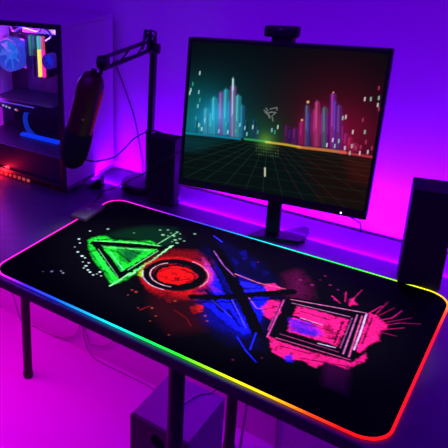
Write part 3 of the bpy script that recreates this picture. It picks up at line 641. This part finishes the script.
# ------------------------------------------------------------------ mouse mat with light rim
PL, PW, PR = .9, .531, .048
pad = thing('mouse_pad', 'large black desk mat with splattered shapes print and rainbow light rim', 'mouse pad', (PL/2, PW/2, 0))
def rr_outline(x0, y0, x1, y1, r, n=10, step=.012):
    pts = []
    for cx, cy, a0 in ((x1-r, y0+r, -90), (x1-r, y1-r, 0), (x0+r, y1-r, 90), (x0+r, y0+r, 180)):
        for k in range(n+1):
            a = math.radians(a0+90*k/n); pts.append((cx+r*math.cos(a), cy+r*math.sin(a)))
    out = []
    for i, p in enumerate(pts):
        q = pts[(i+1) % len(pts)]; d = math.hypot(q[0]-p[0], q[1]-p[1]); k = max(1, int(d/step))
        out += [(p[0]+(q[0]-p[0])*j/k, p[1]+(q[1]-p[1])*j/k) for j in range(k)]
    return out
hx, hy = PL/2, PW/2
bm = NB(); prism(bm, rr_outline(-hx, -hy, hx, hy, PR), 0.0002, .0035); obj('rubber_base', bm, M['rubber'], pad)
def remap(X, Y):
    x, y = X-hx, Y-hy; ax, ay = np.abs(x), np.abs(y); ir = PR-.001
    ex, ey = ax-(hx-PR), ay-(hy-PR)
    c = (ex > 0) & (ey > 0)
    s = np.maximum(ex, ey)/np.maximum(np.hypot(ex, ey), 1e-9)
    nx = np.where(c, (hx-PR)+ex*s*ir/PR, ax); ny = np.where(c, (hy-PR)+ey*s*ir/PR, ay)
    return np.sign(x)*nx, np.sign(y)*ny
surf = painted_grid('printed_surface', 0, 0, PL, PW, .0015, (1, 1, 4), ART, attr_cloth('printed_cloth'), pad, remap, warp=.0045, grit=.55)
surf.location = (0, 0, .0042)
# rim: one light tube around the mat, colour running along it
hue_stops = [  # (position along the front edge / right / back / left, colour)
    (0, 0, (255, 30, 190)), (.055, 0, (190, 20, 235)), (.12, 0, (60, 30, 255)), (.21, 0, (20, 70, 255)), (.30, 0, (20, 150, 250)), (.37, 0, (10, 210, 225)), (.455, 0, (10, 225, 90)),
    (.54, 0, (40, 240, 25)), (.60, 0, (150, 240, 15)), (.66, 0, (235, 225, 10)), (.735, 0, (255, 150, 10)), (.78, 0, (255, 60, 10)), (.83, 0, (255, 18, 12)), (.9, 0, (255, 12, 12)),
    (.9, .38, (255, 14, 12)), (.9, .46, (255, 60, 10)), (.9, .531, (250, 190, 10)), (.84, .531, (235, 230, 20)), (.78, .531, (120, 235, 20)), (.70, .531, (30, 230, 40)),
    (.62, .531, (20, 225, 110)), (.52, .531, (20, 220, 215)), (.42, .531, (20, 160, 240)), (.33, .531, (30, 70, 250)), (.22, .531, (110, 30, 245)), (.12, .531, (210, 25, 230)),
    (0, .531, (255, 25, 180)), (0, .25, (245, 30, 190))]
def per(x, y):
    ds = [(abs(y), x), (abs(x-PL), PL+y), (abs(y-PW), PL+PW+(PL-x)), (abs(x), 2*PL+PW+(PW-y))]
    return min(ds)[1]
PER = 2*(PL+PW)
st = sorted((per(x, y), c) for x, y, c in hue_stops)
def rim_col(s):
    s %= PER
    for i in range(len(st)):
        a = st[i]; b = st[(i+1) % len(st)]
        pb = b[0] if i+1 < len(st) else b[0]+PER
        ss = s if s >= a[0] or i+1 < len(st) else s+PER
        if a[0] <= ss <= pb:
            t = (ss-a[0])/max(pb-a[0], 1e-9); return tuple(lin(a[1])[k]*(1-t)+lin(b[1])[k]*t for k in range(3))
    return lin(st[0][1])
out = rr_outline(-hx, -hy, hx, hy, PR, 12, .01)
bm = NB(); rings = tube(bm, [(x, y, .0034) for x, y in out], RIMR, 8, close=True)
rim = obj('light_rim', bm, attr_emit('rim_light', RIMS), pad, True); rim['label'] = 'thin glowing rainbow tube along the mat edge'
at = rim.data.color_attributes.new('tint', 'FLOAT_COLOR', 'POINT'); vals = []
for (x, y) in out: vals += list((*rim_col(per(x+hx, y+hy)), 1))*8
at.data.foreach_set('color', np.array(vals, np.float32))
# control box clipped on the left edge
bm = NB(); box(bm, (-.034, -.053, 0), (.020, .053, .014), .004); cb = obj('control_box', bm, M['grey'], pad)
cb.location = (-hx+.005, .4-hy, .0002); cb.rotation_euler = (0, 0, .06)
bm = NB(); lathe(bm, [(.007, 0), (.007, .0012), (.006, .002)], (-.006, .004, .0139), (0, 0, 1), 20); b2 = obj('button', bm, mat('button_pale', (.35, .36, .3), .4), cb)

# ------------------------------------------------------------------ monitor
MYAW, MTILT, MW, MH = .125, .097, .47, .399
MC = Vector((.4654, .5576, .3177))
RM = Matrix(((math.cos(MYAW), -math.sin(MYAW)*math.sin(MTILT), -math.sin(MYAW)*math.cos(MTILT)*-1*-1, 0), (0, 0, 0, 0), (0, 0, 0, 0), (0, 0, 0, 1)))
ex = Vector((math.cos(MYAW), math.sin(MYAW), 0)); nz = Vector((-math.sin(MYAW), math.cos(MYAW), 0))
ey = Vector((0, 0, math.cos(MTILT)))+nz*math.sin(MTILT); ez = ex.cross(ey)          # ez looks at the viewer
MM = Matrix((ex, ey, ez)).transposed().to_4x4()
mon = thing('monitor', 'wide black monitor showing a neon city skyline on a dark grid', 'monitor', (.476, .58, 0))
PANEL = Matrix.Translation(MC-mon.location) @ MM
bm = NB(); box(bm, (-.235, -.2, -.03), (.235, .2, -.001), .004, PANEL); box(bm, (-.16, -.10, -.042), (.16, .12, -.028), .006, PANEL)
hs = obj('housing', bm, M['satin'], mon)
bm = NB()
for lo, hi in [((-.235, .1905, -.004), (.235, .2, .003)), ((-.235, -.2, -.004), (.235, -.1795, .004)), ((-.235, -.18, -.004), (-.2255, .191, .003)), ((.2275, -.18, -.004), (.235, .191, .003))]:
    box(bm, lo, hi, .001, PANEL)
bz = obj('bezel', bm, M['black'], mon)
bm = NB(); box(bm, (.178, -.1945, .0035), (.1815, -.191, .0048), 0, PANEL); obj('power_light', bm, emit('white_led', (.7, .9, 1), 3), mon)
disp = painted_grid('display', -.2265, -.18, .455, .371, .0016, (4, 8, 9), SCR, attr_emit('display_light', SCRS), mon, warp=0, grit=0)
disp.matrix_local = PANEL @ Matrix.Translation((0, 0, .0003)); disp['label'] = 'lit screen with teal and crimson skyscrapers over a perspective grid'
bm = NB(); box(bm, (-.0175, -.006, .008), (.0175, .012, .27), .003)
sc_ = obj('stand_column', bm, M['black'], mon); sc_.location = (0.002, .002, 0); sc_.rotation_euler = (0, 0, MYAW)
bm = NB(); prism(bm, [(-.046, -.045), (.0, -.03), (.074, -.002), (.082, .02), (.070, .085), (.055, .09), (.02, .03), (-.025, .022)], 0, .009)
obj('stand_foot', bm, M['black'], mon)

# webcam clipped on the monitor
WM = Matrix.Translation(MC) @ MM
cam_t = thing('webcam', 'small black webcam clipped on top of the monitor', 'webcam', WM @ Vector((-.004, .2, 0)))
CM = Matrix.Translation(-cam_t.location) @ WM
bm = NB(); box(bm, (-.044, .212, -.022), (.034, .239, .012), .006, CM); body = obj('camera_body', bm, M['black'], cam_t)
bm = NB(); lathe(bm, [(.008, 0), (.008, .002), (.006, .003)], CM @ Vector((-.005, .2255, .0115)), ez, 24); obj('lens', bm, mat('lens_glass', (.01, .01, .02), .05), cam_t, True)
bm = NB(); box(bm, (-.026, .2005, -.024), (.021, .213, .004), .002, CM); box(bm, (-.022, .165, -.052), (.018, .213, -.031), .002, CM); box(bm, (-.022, .2005, -.05), (.018, .206, -.02), .001, CM); obj('clip', bm, M['black'], cam_t)

# ------------------------------------------------------------------ speakers
def speaker(label, x0, y0, w, d, h, yaw):
    t = thing('speaker', label, 'speaker', (x0, y0, 0), (0, 0, yaw), group='pair of black desktop speakers')
    bm = NB(); box(bm, (0, .004, .004), (w, d, h), .003); obj('cabinet', bm, M['cloth2'], t)
    bm = NB(); box(bm, (.004, -.001, .01), (w-.004, .006, h-.006), .002); g = obj('grille', bm, M['cloth'], t)
    for sx in (.012, w-.012):
        for sy in (.015, d-.015):
            bm = NB(); lathe(bm, [(.006, 0), (.007, .005)], (sx, sy, 0), (0, 0, 1), 12); obj('rubber_foot', bm, M['cable'], t)
    bm = NB(); lathe(bm, [(.007, 0), (.007, .008), (.006, .009)], (w*.5, -.001, .022), (0, -1, 0), 16); obj('volume_knob', bm, M['black'], t)
    return t
speaker('slim black speaker standing beside the microphone stand left of the monitor', .093, .566, .088, .058, .212, .10)
speaker('tall black speaker at the right edge of the desk behind the mat corner', .794, .520, .083, .085, .236, .22)
# ------------------------------------------------------------------ microphone on its boom arm
stand = thing('microphone_stand', 'black boom arm stand on a round weighted base before the wall', 'microphone stand', (.022, .655, 0))
bm = NB(); lathe(bm, [(.066, 0), (.068, .004), (.068, .02), (.062, .026), (.02, .029)], (.022, .655, 0), (0, 0, 1), 48); pobj('round_base', bm, M['satin'], stand, True)
bm = NB(); tube(bm, [(.047, .655, .018), (.052, .653, .25), (.060, .65, .452)], .0112, 16); tube(bm, [(.047, .655, .018), (.0485, .6545, .20)], .0140, 16); pobj('pole', bm, M['metal'], stand, True)
bm = NB(); lathe(bm, [(.004, -.018), (.015, -.016), (.015, .016), (.004, .018)], (.062, .648, .455), (1, .3, 0), 20); lathe(bm, [(.004, -.012), (.008, -.011), (.008, .011), (.004, .012)], (.056, .64, .475), (1, .3, 0), 16); pobj('joint', bm, M['black'], stand, True)
bm = NB()
for s in (-.007, .007):
    o = Vector((s, s*.3, 0))
    tube(bm, [Vector((.060, .645, .458))+o, Vector((.058, .648, .503))+o, Vector((.040, .648, .506))+o], .0042, 8)
    tube(bm, [Vector((.040, .648, .506))+o, Vector((.062, .60, .462))+o], .0042, 8)
    tube(bm, [Vector((.040, .648, .506))+o, Vector((.058, .648, .474))+o], .0022, 8)
pobj('end_bracket', bm, M['metal'], stand, True)
KN = Vector((.076, .38, .466))
bm = NB()
tube(bm, [(.040, .64, .497), (.055, .60, .478), KN+Vector((0, .012, .012))], .0062, 8)
pobj('upper_rod', bm, M['metal'], stand, True)
bm = NB(); tube(bm, [(.062, .645, .455), KN+Vector((-.004, .012, -.020))], .0062, 8); pobj('lower_rod', bm, M['metal'], stand, True)
bm = NB()
A = Vector((.055, .585, .473)); B = Vector((.0625, .60, .4475)); tube(bm, [A+Vector((0, .03, .006)), B+Vector((0, -.05, 0))], .0028, 8); tube(bm, [Vector((.062, .52, .474)), Vector((.066, .47, .450))], .0028, 8)
pobj('cross_link', bm, M['metal'], stand, True)
bm = NB(); pts = [Vector((.0645, .60, .452)).lerp(Vector((.075, .42, .456)), k/90) for k in range(91)]
pts = [p+Vector((math.cos(k*1.2)*.0035, 0, math.sin(k*1.2)*.0035)) for k, p in enumerate(pts)]
tube(bm, pts, .0009, 5); pobj('spring', bm, M['metal'], stand)
bm = NB(); lathe(bm, [(.005, -.014), (.018, -.012), (.018, .012), (.005, .014)], KN, (1, .25, .1), 24)
tube(bm, [KN, KN+Vector((-.008, 0, -.030)), KN+Vector((-.018, 0, -.036))], .0055, 10); pobj('swivel_knob', bm, M['black'], stand, True)

top = Vector((.044, .38, .436)); bot = Vector((-.047, .38, .148)); ax = (bot-top); L = ax.length; ax.normalize()
mic = thing('microphone', 'dark red-edged microphone with black foam end hanging from the arm', 'microphone', bot)
R0 = .0375
def mobj(name, prof, m, smooth=True):
    bm = NB(); lathe(bm, prof, top, ax, 40); return pobj(name, bm, m, mic, smooth)
mobj('body', [(.004, 0), (.015, .002), (.025, .008), (.031, .018), (R0-.001, .032), (R0, .045), (R0, L*.62)], M['micred'])
mobj('foam_windscreen', [(R0+.001, L*.60), (R0+.003, L*.61), (R0+.004, L*.70), (R0+.003, L*.84), (R0-.003, L*.93), (.022, L*.98), (.010, L*.999), (.002, L)], M['foam'])
u, v = basis(ax)
bm = NB(); lathe(bm, [(R0+.0004, L*.585), (R0+.0016, L*.588), (R0+.0016, L*.598), (R0+.0004, L*.601)], top, ax, 40); pobj('trim_ring', bm, M['black'], mic, True)
# red light on the shell's right flank, put in as a faintly glowing strip
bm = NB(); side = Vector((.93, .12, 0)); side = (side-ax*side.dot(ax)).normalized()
tube(bm, [top+ax*.045+side*(R0-.0002), top+ax*(L*.58)+side*(R0-.003)], .0055, 12); o = pobj('edge_light', bm, emit('mic_red', (1., .01, .012), .10), mic, True); o['label'] = 'red edge light built as a thin glowing strip'
vd = Vector((.60, -.80, .0)); vd = (vd-ax*vd.dot(ax)).normalized()
bm = NB(); lathe(bm, [(.0042, 0), (.0042, .001), (.003, .0015)], top+ax*(.125)+vd*(R0-.0006), vd, 16); pobj('badge', bm, M['gold'], mic)
bm = NB(); lathe(bm, [(.008, 0), (.008, .012), (.004, .016)], top+ax*(-.008), -ax*-1, 16); pobj('mount_stub', bm, M['black'], mic)

def cable(label, pts, r, n=8, cat='cable', group=None, m='cable'):
    bm = NB(); tube(bm, smooth_pts(pts, 7), r, n); return tag(obj('cable', bm, M[m], None, True), label, cat, group)
cable('thin black cable sagging from the microphone across to the monitor', [(-.006, .382, .180), (.02, .40, .172), (.028, .44, .165), (.025, .50, .156), (.027, .55, .169), (.029, .60, .187), (.08, .612, .2165), (.13, .602, .2185), (.21, .60, .222), (.27, .615, .225)], .0024)
cable('thin cable rising from the desk past the left speaker to the monitor', [(-.041, .44, .0028), (-.041, .486, .0028), (-.052, .53, .003), (-.062, .545, .004), (-.02, .545, .025), (.088, .545, .098), (.149, .548, .147), (.205, .575, .19), (.24, .60, .2)], .0019)
cable('thin cable hanging down the wall behind the computer case', [(-.235, .75, .525), (-.213, .757, .530), (-.201, .759, .492), (-.178, .759, .411), (-.146, .759, .348), (-.106, .759, .258), (-.078, .759, .186), (-.055, .759, .083), (-.045, .7575, .03), (-.042, .756, -.1)], .0016)
cable('short cable slanting down behind the monitor left of its stand', [(.44, .64, .15), (.425, .68, .10), (.41, .72, .06), (.40, .748, .035), (.397, .7515, .012), (.395, .7525, -.08)], .0022)
cable('short cable dropping behind the monitor right of its stand', [(.56, .62, .15), (.575, .68, .09), (.60, .72, .055), (.64, .748, .025), (.65, .7515, .010), (.66, .7525, -.08)], .0022)
# ------------------------------------------------------------------ computer case
PX0, PX1, PY0, PY1, PZ = -.60, -.138, .466, .722, .537
pc = thing('computer_case', 'pale computer case with glass side and rainbow lit parts inside', 'computer', ((PX0+PX1)/2, (PY0+PY1)/2, 0))
def pc_box(name, boxes, m, bev=.002, parent=None):
    bm = NB()
    for lo, hi in boxes: box(bm, lo, hi, bev)
    for v in bm.verts: v.co -= pc.location
    return obj(name, bm, m, parent or pc)
pc_box('top_panel', [((PX0, PY0, PZ-.014), (PX1, PY1, PZ))], M['case'])
pc_box('side_panel', [((PX1-.012, PY0+.002, .016), (PX1, PY1, PZ-.014))], M['case'])
pc_box('front_panel', [((PX0, PY0+.002, .016), (PX0+.012, PY1, PZ-.014))], M['case'])
pc_box('motherboard_tray', [((PX0+.012, PY1-.02, .02), (PX1-.012, PY1, PZ-.014))], M['casedark'])
pc_box('bottom_panel', [((PX0, PY0, .016), (PX1, PY1, .03))], M['casedark'])
pc_box('power_supply_shroud', [((PX0+.012, PY0+.004, .03), (PX1-.012, PY1-.02, .118))], mat('shroud', (.05, .03, .06), .4))
pc_box('glass_frame', [((PX1-.018, PY0-.004, .02), (PX1, PY0+.004, PZ)), ((PX0, PY0-.004, .02), (PX0+.016, PY0+.004, PZ)), ((PX0+.016, PY0-.004, PZ-.016), (PX1-.018, PY0+.004, PZ)), ((PX0+.016, PY0-.004, .02), (PX1-.018, PY0+.004, .034))], M['casedark'])
pc_box('glass_panel', [((PX0+.016, PY0-.002, .034), (PX1-.018, PY0+.001, PZ-.016))], M['glass'], 0)
for x in (PX0+.05, PX1-.05):
    for y in (PY0+.03, PY1-.03):
        pc_box('case_foot', [((x-.03, y-.02, 0), (x+.03, y+.02, .017))], M['cable'])
mb = pc_box('motherboard', [((-.50, PY1-.026, .17), (-.19, PY1-.019, .505))], M['board'])
pc_box('heat_sink', [((-.49, PY1-.052, .46), (-.33, PY1-.026, .50))], M['silver'], .003, mb)
pc_box('heat_sink', [((-.295, PY1-.05, .21), (-.21, PY1-.026, .25))], M['silver'], .003, mb)
# processor cooler: ring, hub, blades
def fan(name, c, R, n, mring, mblade, depth=.03):
    bm = NB(); c = Vector(c)
    lathe(bm, [(R, 0), (R, depth), (R*.9, depth), (R*.9, .002), (R*.9, 0)], c, (0, -1, 0), 40)
    for v in bm.verts: v.co -= pc.location
    f = obj(name, bm, mring, pc, True)
    bm = NB(); lathe(bm, [(R*.30, 0), (R*.30, depth*.7), (R*.22, depth*.85)], c, (0, -1, 0), 24)
    for k in range(n):
        a = 2*math.pi*k/n; p = []
        for r, da, yy in ((R*.28, 0, -.1), (R*.86, .15, -.2), (R*.86, .62, -.75), (R*.28, .55, -.65)):
            p.append(c+Vector((math.cos(a+da)*r, yy*depth, math.sin(a+da)*r)))
        vs = [bm.verts.new(q) for q in p]+[bm.verts.new(q+Vector((0, -.0018, 0))) for q in p]
        for F in ((0, 1, 2, 3), (7, 6, 5, 4), (0, 4, 5, 1), (1, 5, 6, 2), (2, 6, 7, 3), (3, 7, 4, 0)): bm.faces.new([vs[i] for i in F])
    for v in bm.verts: v.co -= pc.location
    obj('fan_blades', bm, mblade, f)
    return f
fan('cooler_fan', (-.523, .655, .385), .060, 7, emit('cooler_ring', (.04, .10, 1.), .7), emit('cooler_blades', (.01, .20, 1.), .9))
pc_box('cooler_block', [((-.57, .66, .335), (-.47, .69, .44))], M['silver'], .004)
fan('rear_fan', (-.287, .60, .395), .025, 7, emit('rear_ring', (.10, .02, .9), .35), emit('rear_blades', (.01, .03, 1.), .8))
for x, cols in ((-.424, [(.02, .35, .12), (.0, .55, .10)]), (-.406, [(.02, .02, .05), (.0, .2, .1)]), (-.386, [(1., .85, .05), (.1, .75, .45)]), (-.368, [(1., .02, .35), (1., .10, .10)])):
    s = pc_box('memory_stick', [((x-.005, .645, .315), (x+.005, .69, .455))], M['casedark'], .001)
    z0 = .32 if x > -.40 else .39
    pc_box('light_bar', [((x-.0045, .634, z0), (x+.0045, .646, .415))], emit('stick_low', cols[0], 1.6 if x > -.40 else .5), .001, s)
    pc_box('light_bar', [((x-.0045, .634, .415), (x+.0045, .646, .46))], emit('stick_high', cols[1], .9 if x > -.40 else .5), .001, s)
g = pc_box('graphics_card', [((-.545, .55, .215), (-.26, .695, .25))], M['casedark'], .004)
bm = NB(); box(bm, (-.54, .5485, .236), (-.34, .5505, .240), 0)
for v in bm.verts: v.co -= pc.location
obj('light_bar', bm, emit('card_strip', (.12, .08, 1.), .9), g)
for k, x in enumerate((-.49, -.475, -.46, -.43, -.425)):
    pc_box('card_lamp', [((x, .547, .222-.002*k), (x+.008, .5505, .227-.002*k))], emit('lamp_white', (.6, .6, 1.) if k < 4 else (1., .1, .1), .8), 0, g)
bm = NB(); pts = smooth_pts([(-.375, .60, .235), (-.405, .60, .215), (-.43, .60, .185), (-.43, .60, .15), (-.415, .60, .128), (-.385, .60, .108)], 6)
tube(bm, pts, .0085, 12)
for v in bm.verts: v.co -= pc.location
obj('coolant_tube', bm, emit('tube_blue', (.005, .06, 1.), .55), pc, True)
pc_box('shroud_light_bar', [((-.43, .565, .119), (-.255, .585, .128))], emit('bar_blue', (.0, .045, 1.), 1.2), .002)
pc_box('front_light_bar', [((-.575, .60, .12), (-.565, .62, .5))], emit('bar_violet', (.5, .01, .8), .9), .002)
bm = NB(); pts = smooth_pts([(-.50, .62, .49), (-.46, .60, .478), (-.42, .60, .492), (-.37, .62, .48), (-.33, .60, .50), (-.31, .62, .47), (-.335, .62, .45)], 6); tube(bm, pts, .004, 8)
for v in bm.verts: v.co -= pc.location
obj('sleeved_cable', bm, M['silver'], pc, True)
# row of red lamps under the front edge of the case
for k in range(14):
    x = -.585+k*.021
    pc_box('underglow_lamp', [((x, PY0-.001, .006), (x+.010, PY0+.004, .0155))], emit('under_red', (1., .01+.02*max(0, k-8), .012+.03*max(0, k-8)), 3*(1 if k < 6 else .5 if k < 9 else .15)), 0)

# small dark wedge block on the desk by the case
bm = NB(); prism(bm, [(-.05, 0), (.0, 0), (.0, .034), (-.008, .034)], -.02, .02, Matrix.Rotation(math.pi/2, 4, 'X'))
w_ = obj('desk_gadget', bm, M['black']); w_.location = (-.108, .575, 0); w_.rotation_euler = (0, 0, .35)
tag(w_, 'small black wedge-shaped block on the desk beside the computer case', 'gadget')

# ------------------------------------------------------------------ subwoofer under the desk
sub = thing('subwoofer', 'boxy subwoofer with a round port on the floor under the desk', 'subwoofer', (.335, .37, FLOOR))
SX0, SX1, SY0, SY1, SZ = .247, .425, .255, .478, -.50
bm = NB(); box(bm, (SX0, SY0+.012, FLOOR+.012), (SX1, SY1, SZ), .002); pobj('cabinet', bm, M['sub'], sub)
bm = NB()
# front baffle with a real round hole for the port
pc_, pr, n = Vector((.337, 0, -.545)), .022, 32
hole = [Vector((pc_.x+pr*math.cos(2*math.pi*k/n), SY0, pc_.z+pr*math.sin(2*math.pi*k/n))) for k in range(n)]
def edge_pt(k):
    a = 2*math.pi*k/n; c, s = math.cos(a), math.sin(a)
    t = min(((SX1-pc_.x) if c > 0 else (SX0-pc_.x))/c if abs(c) > 1e-6 else 9, (((SZ-pc_.z) if s > 0 else (-.60-pc_.z))/s) if abs(s) > 1e-6 else 9)
    return Vector((pc_.x+c*t, SY0, pc_.z+s*t))
hv = [bm.verts.new(p) for p in hole]; ov = [bm.verts.new(edge_pt(k)) for k in range(n)]
iv = [bm.verts.new(p+Vector((0, .011, 0))) for p in hole]
for k in range(n):
    j = (k+1) % n; bm.faces.new((hv[k], hv[j], ov[j], ov[k])); bm.faces.new((hv[k], iv[k], iv[j], hv[j]))
for cx_, cz_ in ((SX0, SZ), (SX1, SZ), (SX0, -.60), (SX1, -.60)):
    best = sorted(range(n), key=lambda k: (ov[k].co-Vector((cx_, SY0, cz_))).length)[:2]
    k0, k1 = sorted(best); 
    if k1-k0 > 2: k0, k1 = k1, k0
    if (ov[k0].co-Vector((cx_, SY0, cz_))).length > 1e-4 and (ov[k1].co-Vector((cx_, SY0, cz_))).length > 1e-4:
        cv = bm.verts.new((cx_, SY0, cz_)); bm.faces.new((ov[k0], cv, ov[k1]))
box(bm, (SX0, SY0, FLOOR+.012), (SX1, SY0+.012, -.60)); box(bm, (SX0, SY0+.0005, -.6), (SX0+.004, SY0+.012, SZ)); box(bm, (SX1-.004, SY0+.0005, -.6), (SX1, SY0+.012, SZ)); box(bm, (SX0, SY0+.0005, SZ-.004), (SX1, SY0+.012, SZ))
pobj('front_baffle', bm, M['subfront'], sub)
bm = NB(); lathe(bm, [(.0215, 0), (.0215, .002)], (pc_.x, SY0+.0118, pc_.z), (0, -1, 0), 32); pobj('port', bm, M['rubber'], sub)
bm = NB(); lathe(bm, [(.07, 0), (.072, .004), (.066, .006), (.05, .001), (.02, .003)], (.337, SY0, -.70), (0, -1, 0), 40); pobj('driver', bm, M['cloth'], sub, True)
for x in (SX0+.02, SX1-.02):
    for y in (SY0+.03, SY1-.03):
        bm = NB(); lathe(bm, [(.012, 0), (.014, .012)], (x, y, FLOOR), (0, 0, 1), 16); pobj('rubber_foot', bm, M['cable'], sub)

cable('cable looping under the desk edge behind the left leg', [(-.72, .70, -.5), (-.68, .745, -.86), (-.602, .752, -.866), (-.51, .752, -.868), (-.422, .752, -.844), (-.348, .752, -.775), (-.33, .752, -.60), (-.33, .73, -.2), (-.33, .70, -.022)], .003, m='greycable')
cable('cable drooping low along the wall under the desk to the subwoofer', [(-.30, .70, -.022), (-.30, .73, -.3), (-.325, .752, -.70), (-.31, .752, -.82), (-.27, .745, -.862), (-.20, .742, -.868), (-.10, .744, -.868), (.02, .742, -.868), (.12, .70, -.868), (.20, .62, -.868), (.27, .56, -.868), (.33, .50, -.865), (.335, .482, -.80)], .003, m='greycable')
cable('short cable loop under the desk left of the subwoofer', [(-.35, .68, -.022), (-.345, .73, -.5), (-.30, .752, -.79), (-.26, .752, -.806), (-.209, .752, -.785), (-.175, .752, -.749), (-.145, .752, -.70), (-.12, .74, -.5), (-.12, .70, -.022)], .0028, m='greycable')
cable('two-strand cable lying over the subwoofer top', [(.44, .70, -.15), (.42, .60, -.36), (.40, .50, -.47), (.385, .47, -.496), (.36, .44, -.4968), (.345, .36, -.4968), (.375, .30, -.4968), (.395, .265, -.4968)], .0028, m='greycable')
cable('cable bunch curling on the floor right of the subwoofer', [(.43, .66, -.25), (.435, .62, -.6), (.44, .58, -.80), (.47, .54, -.862), (.53, .56, -.866), (.60, .60, -.866), (.68, .66, -.866)], .004, m='greycable')
cable('thin dark cable hanging straight down the wall right of the subwoofer', [(.475, .70, -.024), (.477, .752, -.12), (.48, .758, -.3), (.484, .758, -.6), (.492, .757, -.866)], .003, m='greycable')

# ------------------------------------------------------------------ light
sc = bpy.context.scene
def area(name, loc, rot, sx, sy, col, e, vis=True):
    l = bpy.data.lights.new(name, 'AREA'); l.shape = 'RECTANGLE'; l.size = sx; l.size_y = sy; l.color = col; l.energy = e
    o = bpy.data.objects.new(name, l); COL.objects.link(o); o.location = loc; o.rotation_euler = rot; return o
# strip behind the desk's back edge washing up the wall
area('wall_strip_light', (.62, STRIPY, .012), (math.radians(100), 0, 0), 1.7, .016, STRIPC, STRIPE)
# violet room light from high up
area('room_light', (.3, -.9, 1.7), (math.radians(48), 0, 0), 2.2, .8, ROOMC, ROOME)
# magenta strip under the desk front washing the floor
FL = area('under_desk_light', (-.68, .2, -.03), (0, 0, 0), 1.1, .4, FLC, FLE)
area('subwoofer_fill', (.5, .70, -.03), (math.radians(-30), 0, 0), .7, .03, STRIPC, UDE)  # violet fill added to light the subwoofer top
# unseen white spot added to bring out the colours of the mat print
s = bpy.data.lights.new('mat_fill_spot', 'SPOT'); s.energy = SPOTE; s.spot_size = math.radians(SPOTA); s.spot_blend = .45; s.color = (1, 1, 1); s.shadow_soft_size = .05
so = bpy.data.objects.new('mat_fill_spot', s); COL.objects.link(so); so.location = (.44, .27, 1.75); so.scale = (1, .55, 1); so.rotation_euler = (0, 0, 0)
for nm, loc, c, e in (('case_fill_blue', (-.40, .56, .46), (.10, .05, 1.), 2.8), ('case_fill_violet', (-.52, .54, .25), (.5, .02, 1.), .9), ('underglow', (-.44, .435, .012), (1., .01, .02), 1.0), ('case_fill_pink', (-.56, .60, .44), (1., .02, .7), .8)):  # unseen point lights added to tint the case inside; underglow boosts the lamps' spill
    l = bpy.data.lights.new(nm, 'POINT'); l.color = c; l.energy = e; l.shadow_soft_size = .012 if nm == 'underglow' else .03
    o = bpy.data.objects.new(nm, l); COL.objects.link(o); o.location = loc
w = bpy.data.worlds.new('room_air'); sc.world = w; w.use_nodes = True
w.node_tree.nodes['Background'].inputs[0].default_value = (*WORLDC, 1); w.node_tree.nodes['Background'].inputs[1].default_value = WORLDE

# ------------------------------------------------------------------ camera
c = bpy.data.cameras.new('camera'); co = bpy.data.objects.new('camera', c); COL.objects.link(co); sc.camera = co
RC = Matrix(CAMR)          # rows: right, down, forward
co.matrix_world = Matrix.Translation(CAMC) @ Matrix((RC[0], -RC[1], -RC[2])).transposed().to_4x4()
c.sensor_fit = 'HORIZONTAL'; c.sensor_width = 36; c.lens = CAMF/448*36
c.shift_x = -(CAMX-224)/448; c.shift_y = (CAMY-224)/448; c.clip_start = .02
sc.view_settings.view_transform = 'Standard'; sc.view_settings.look = 'None'; sc.view_settings.gamma = 1; sc.view_settings.use_curve_mapping = False
sc.view_settings.exposure = 0
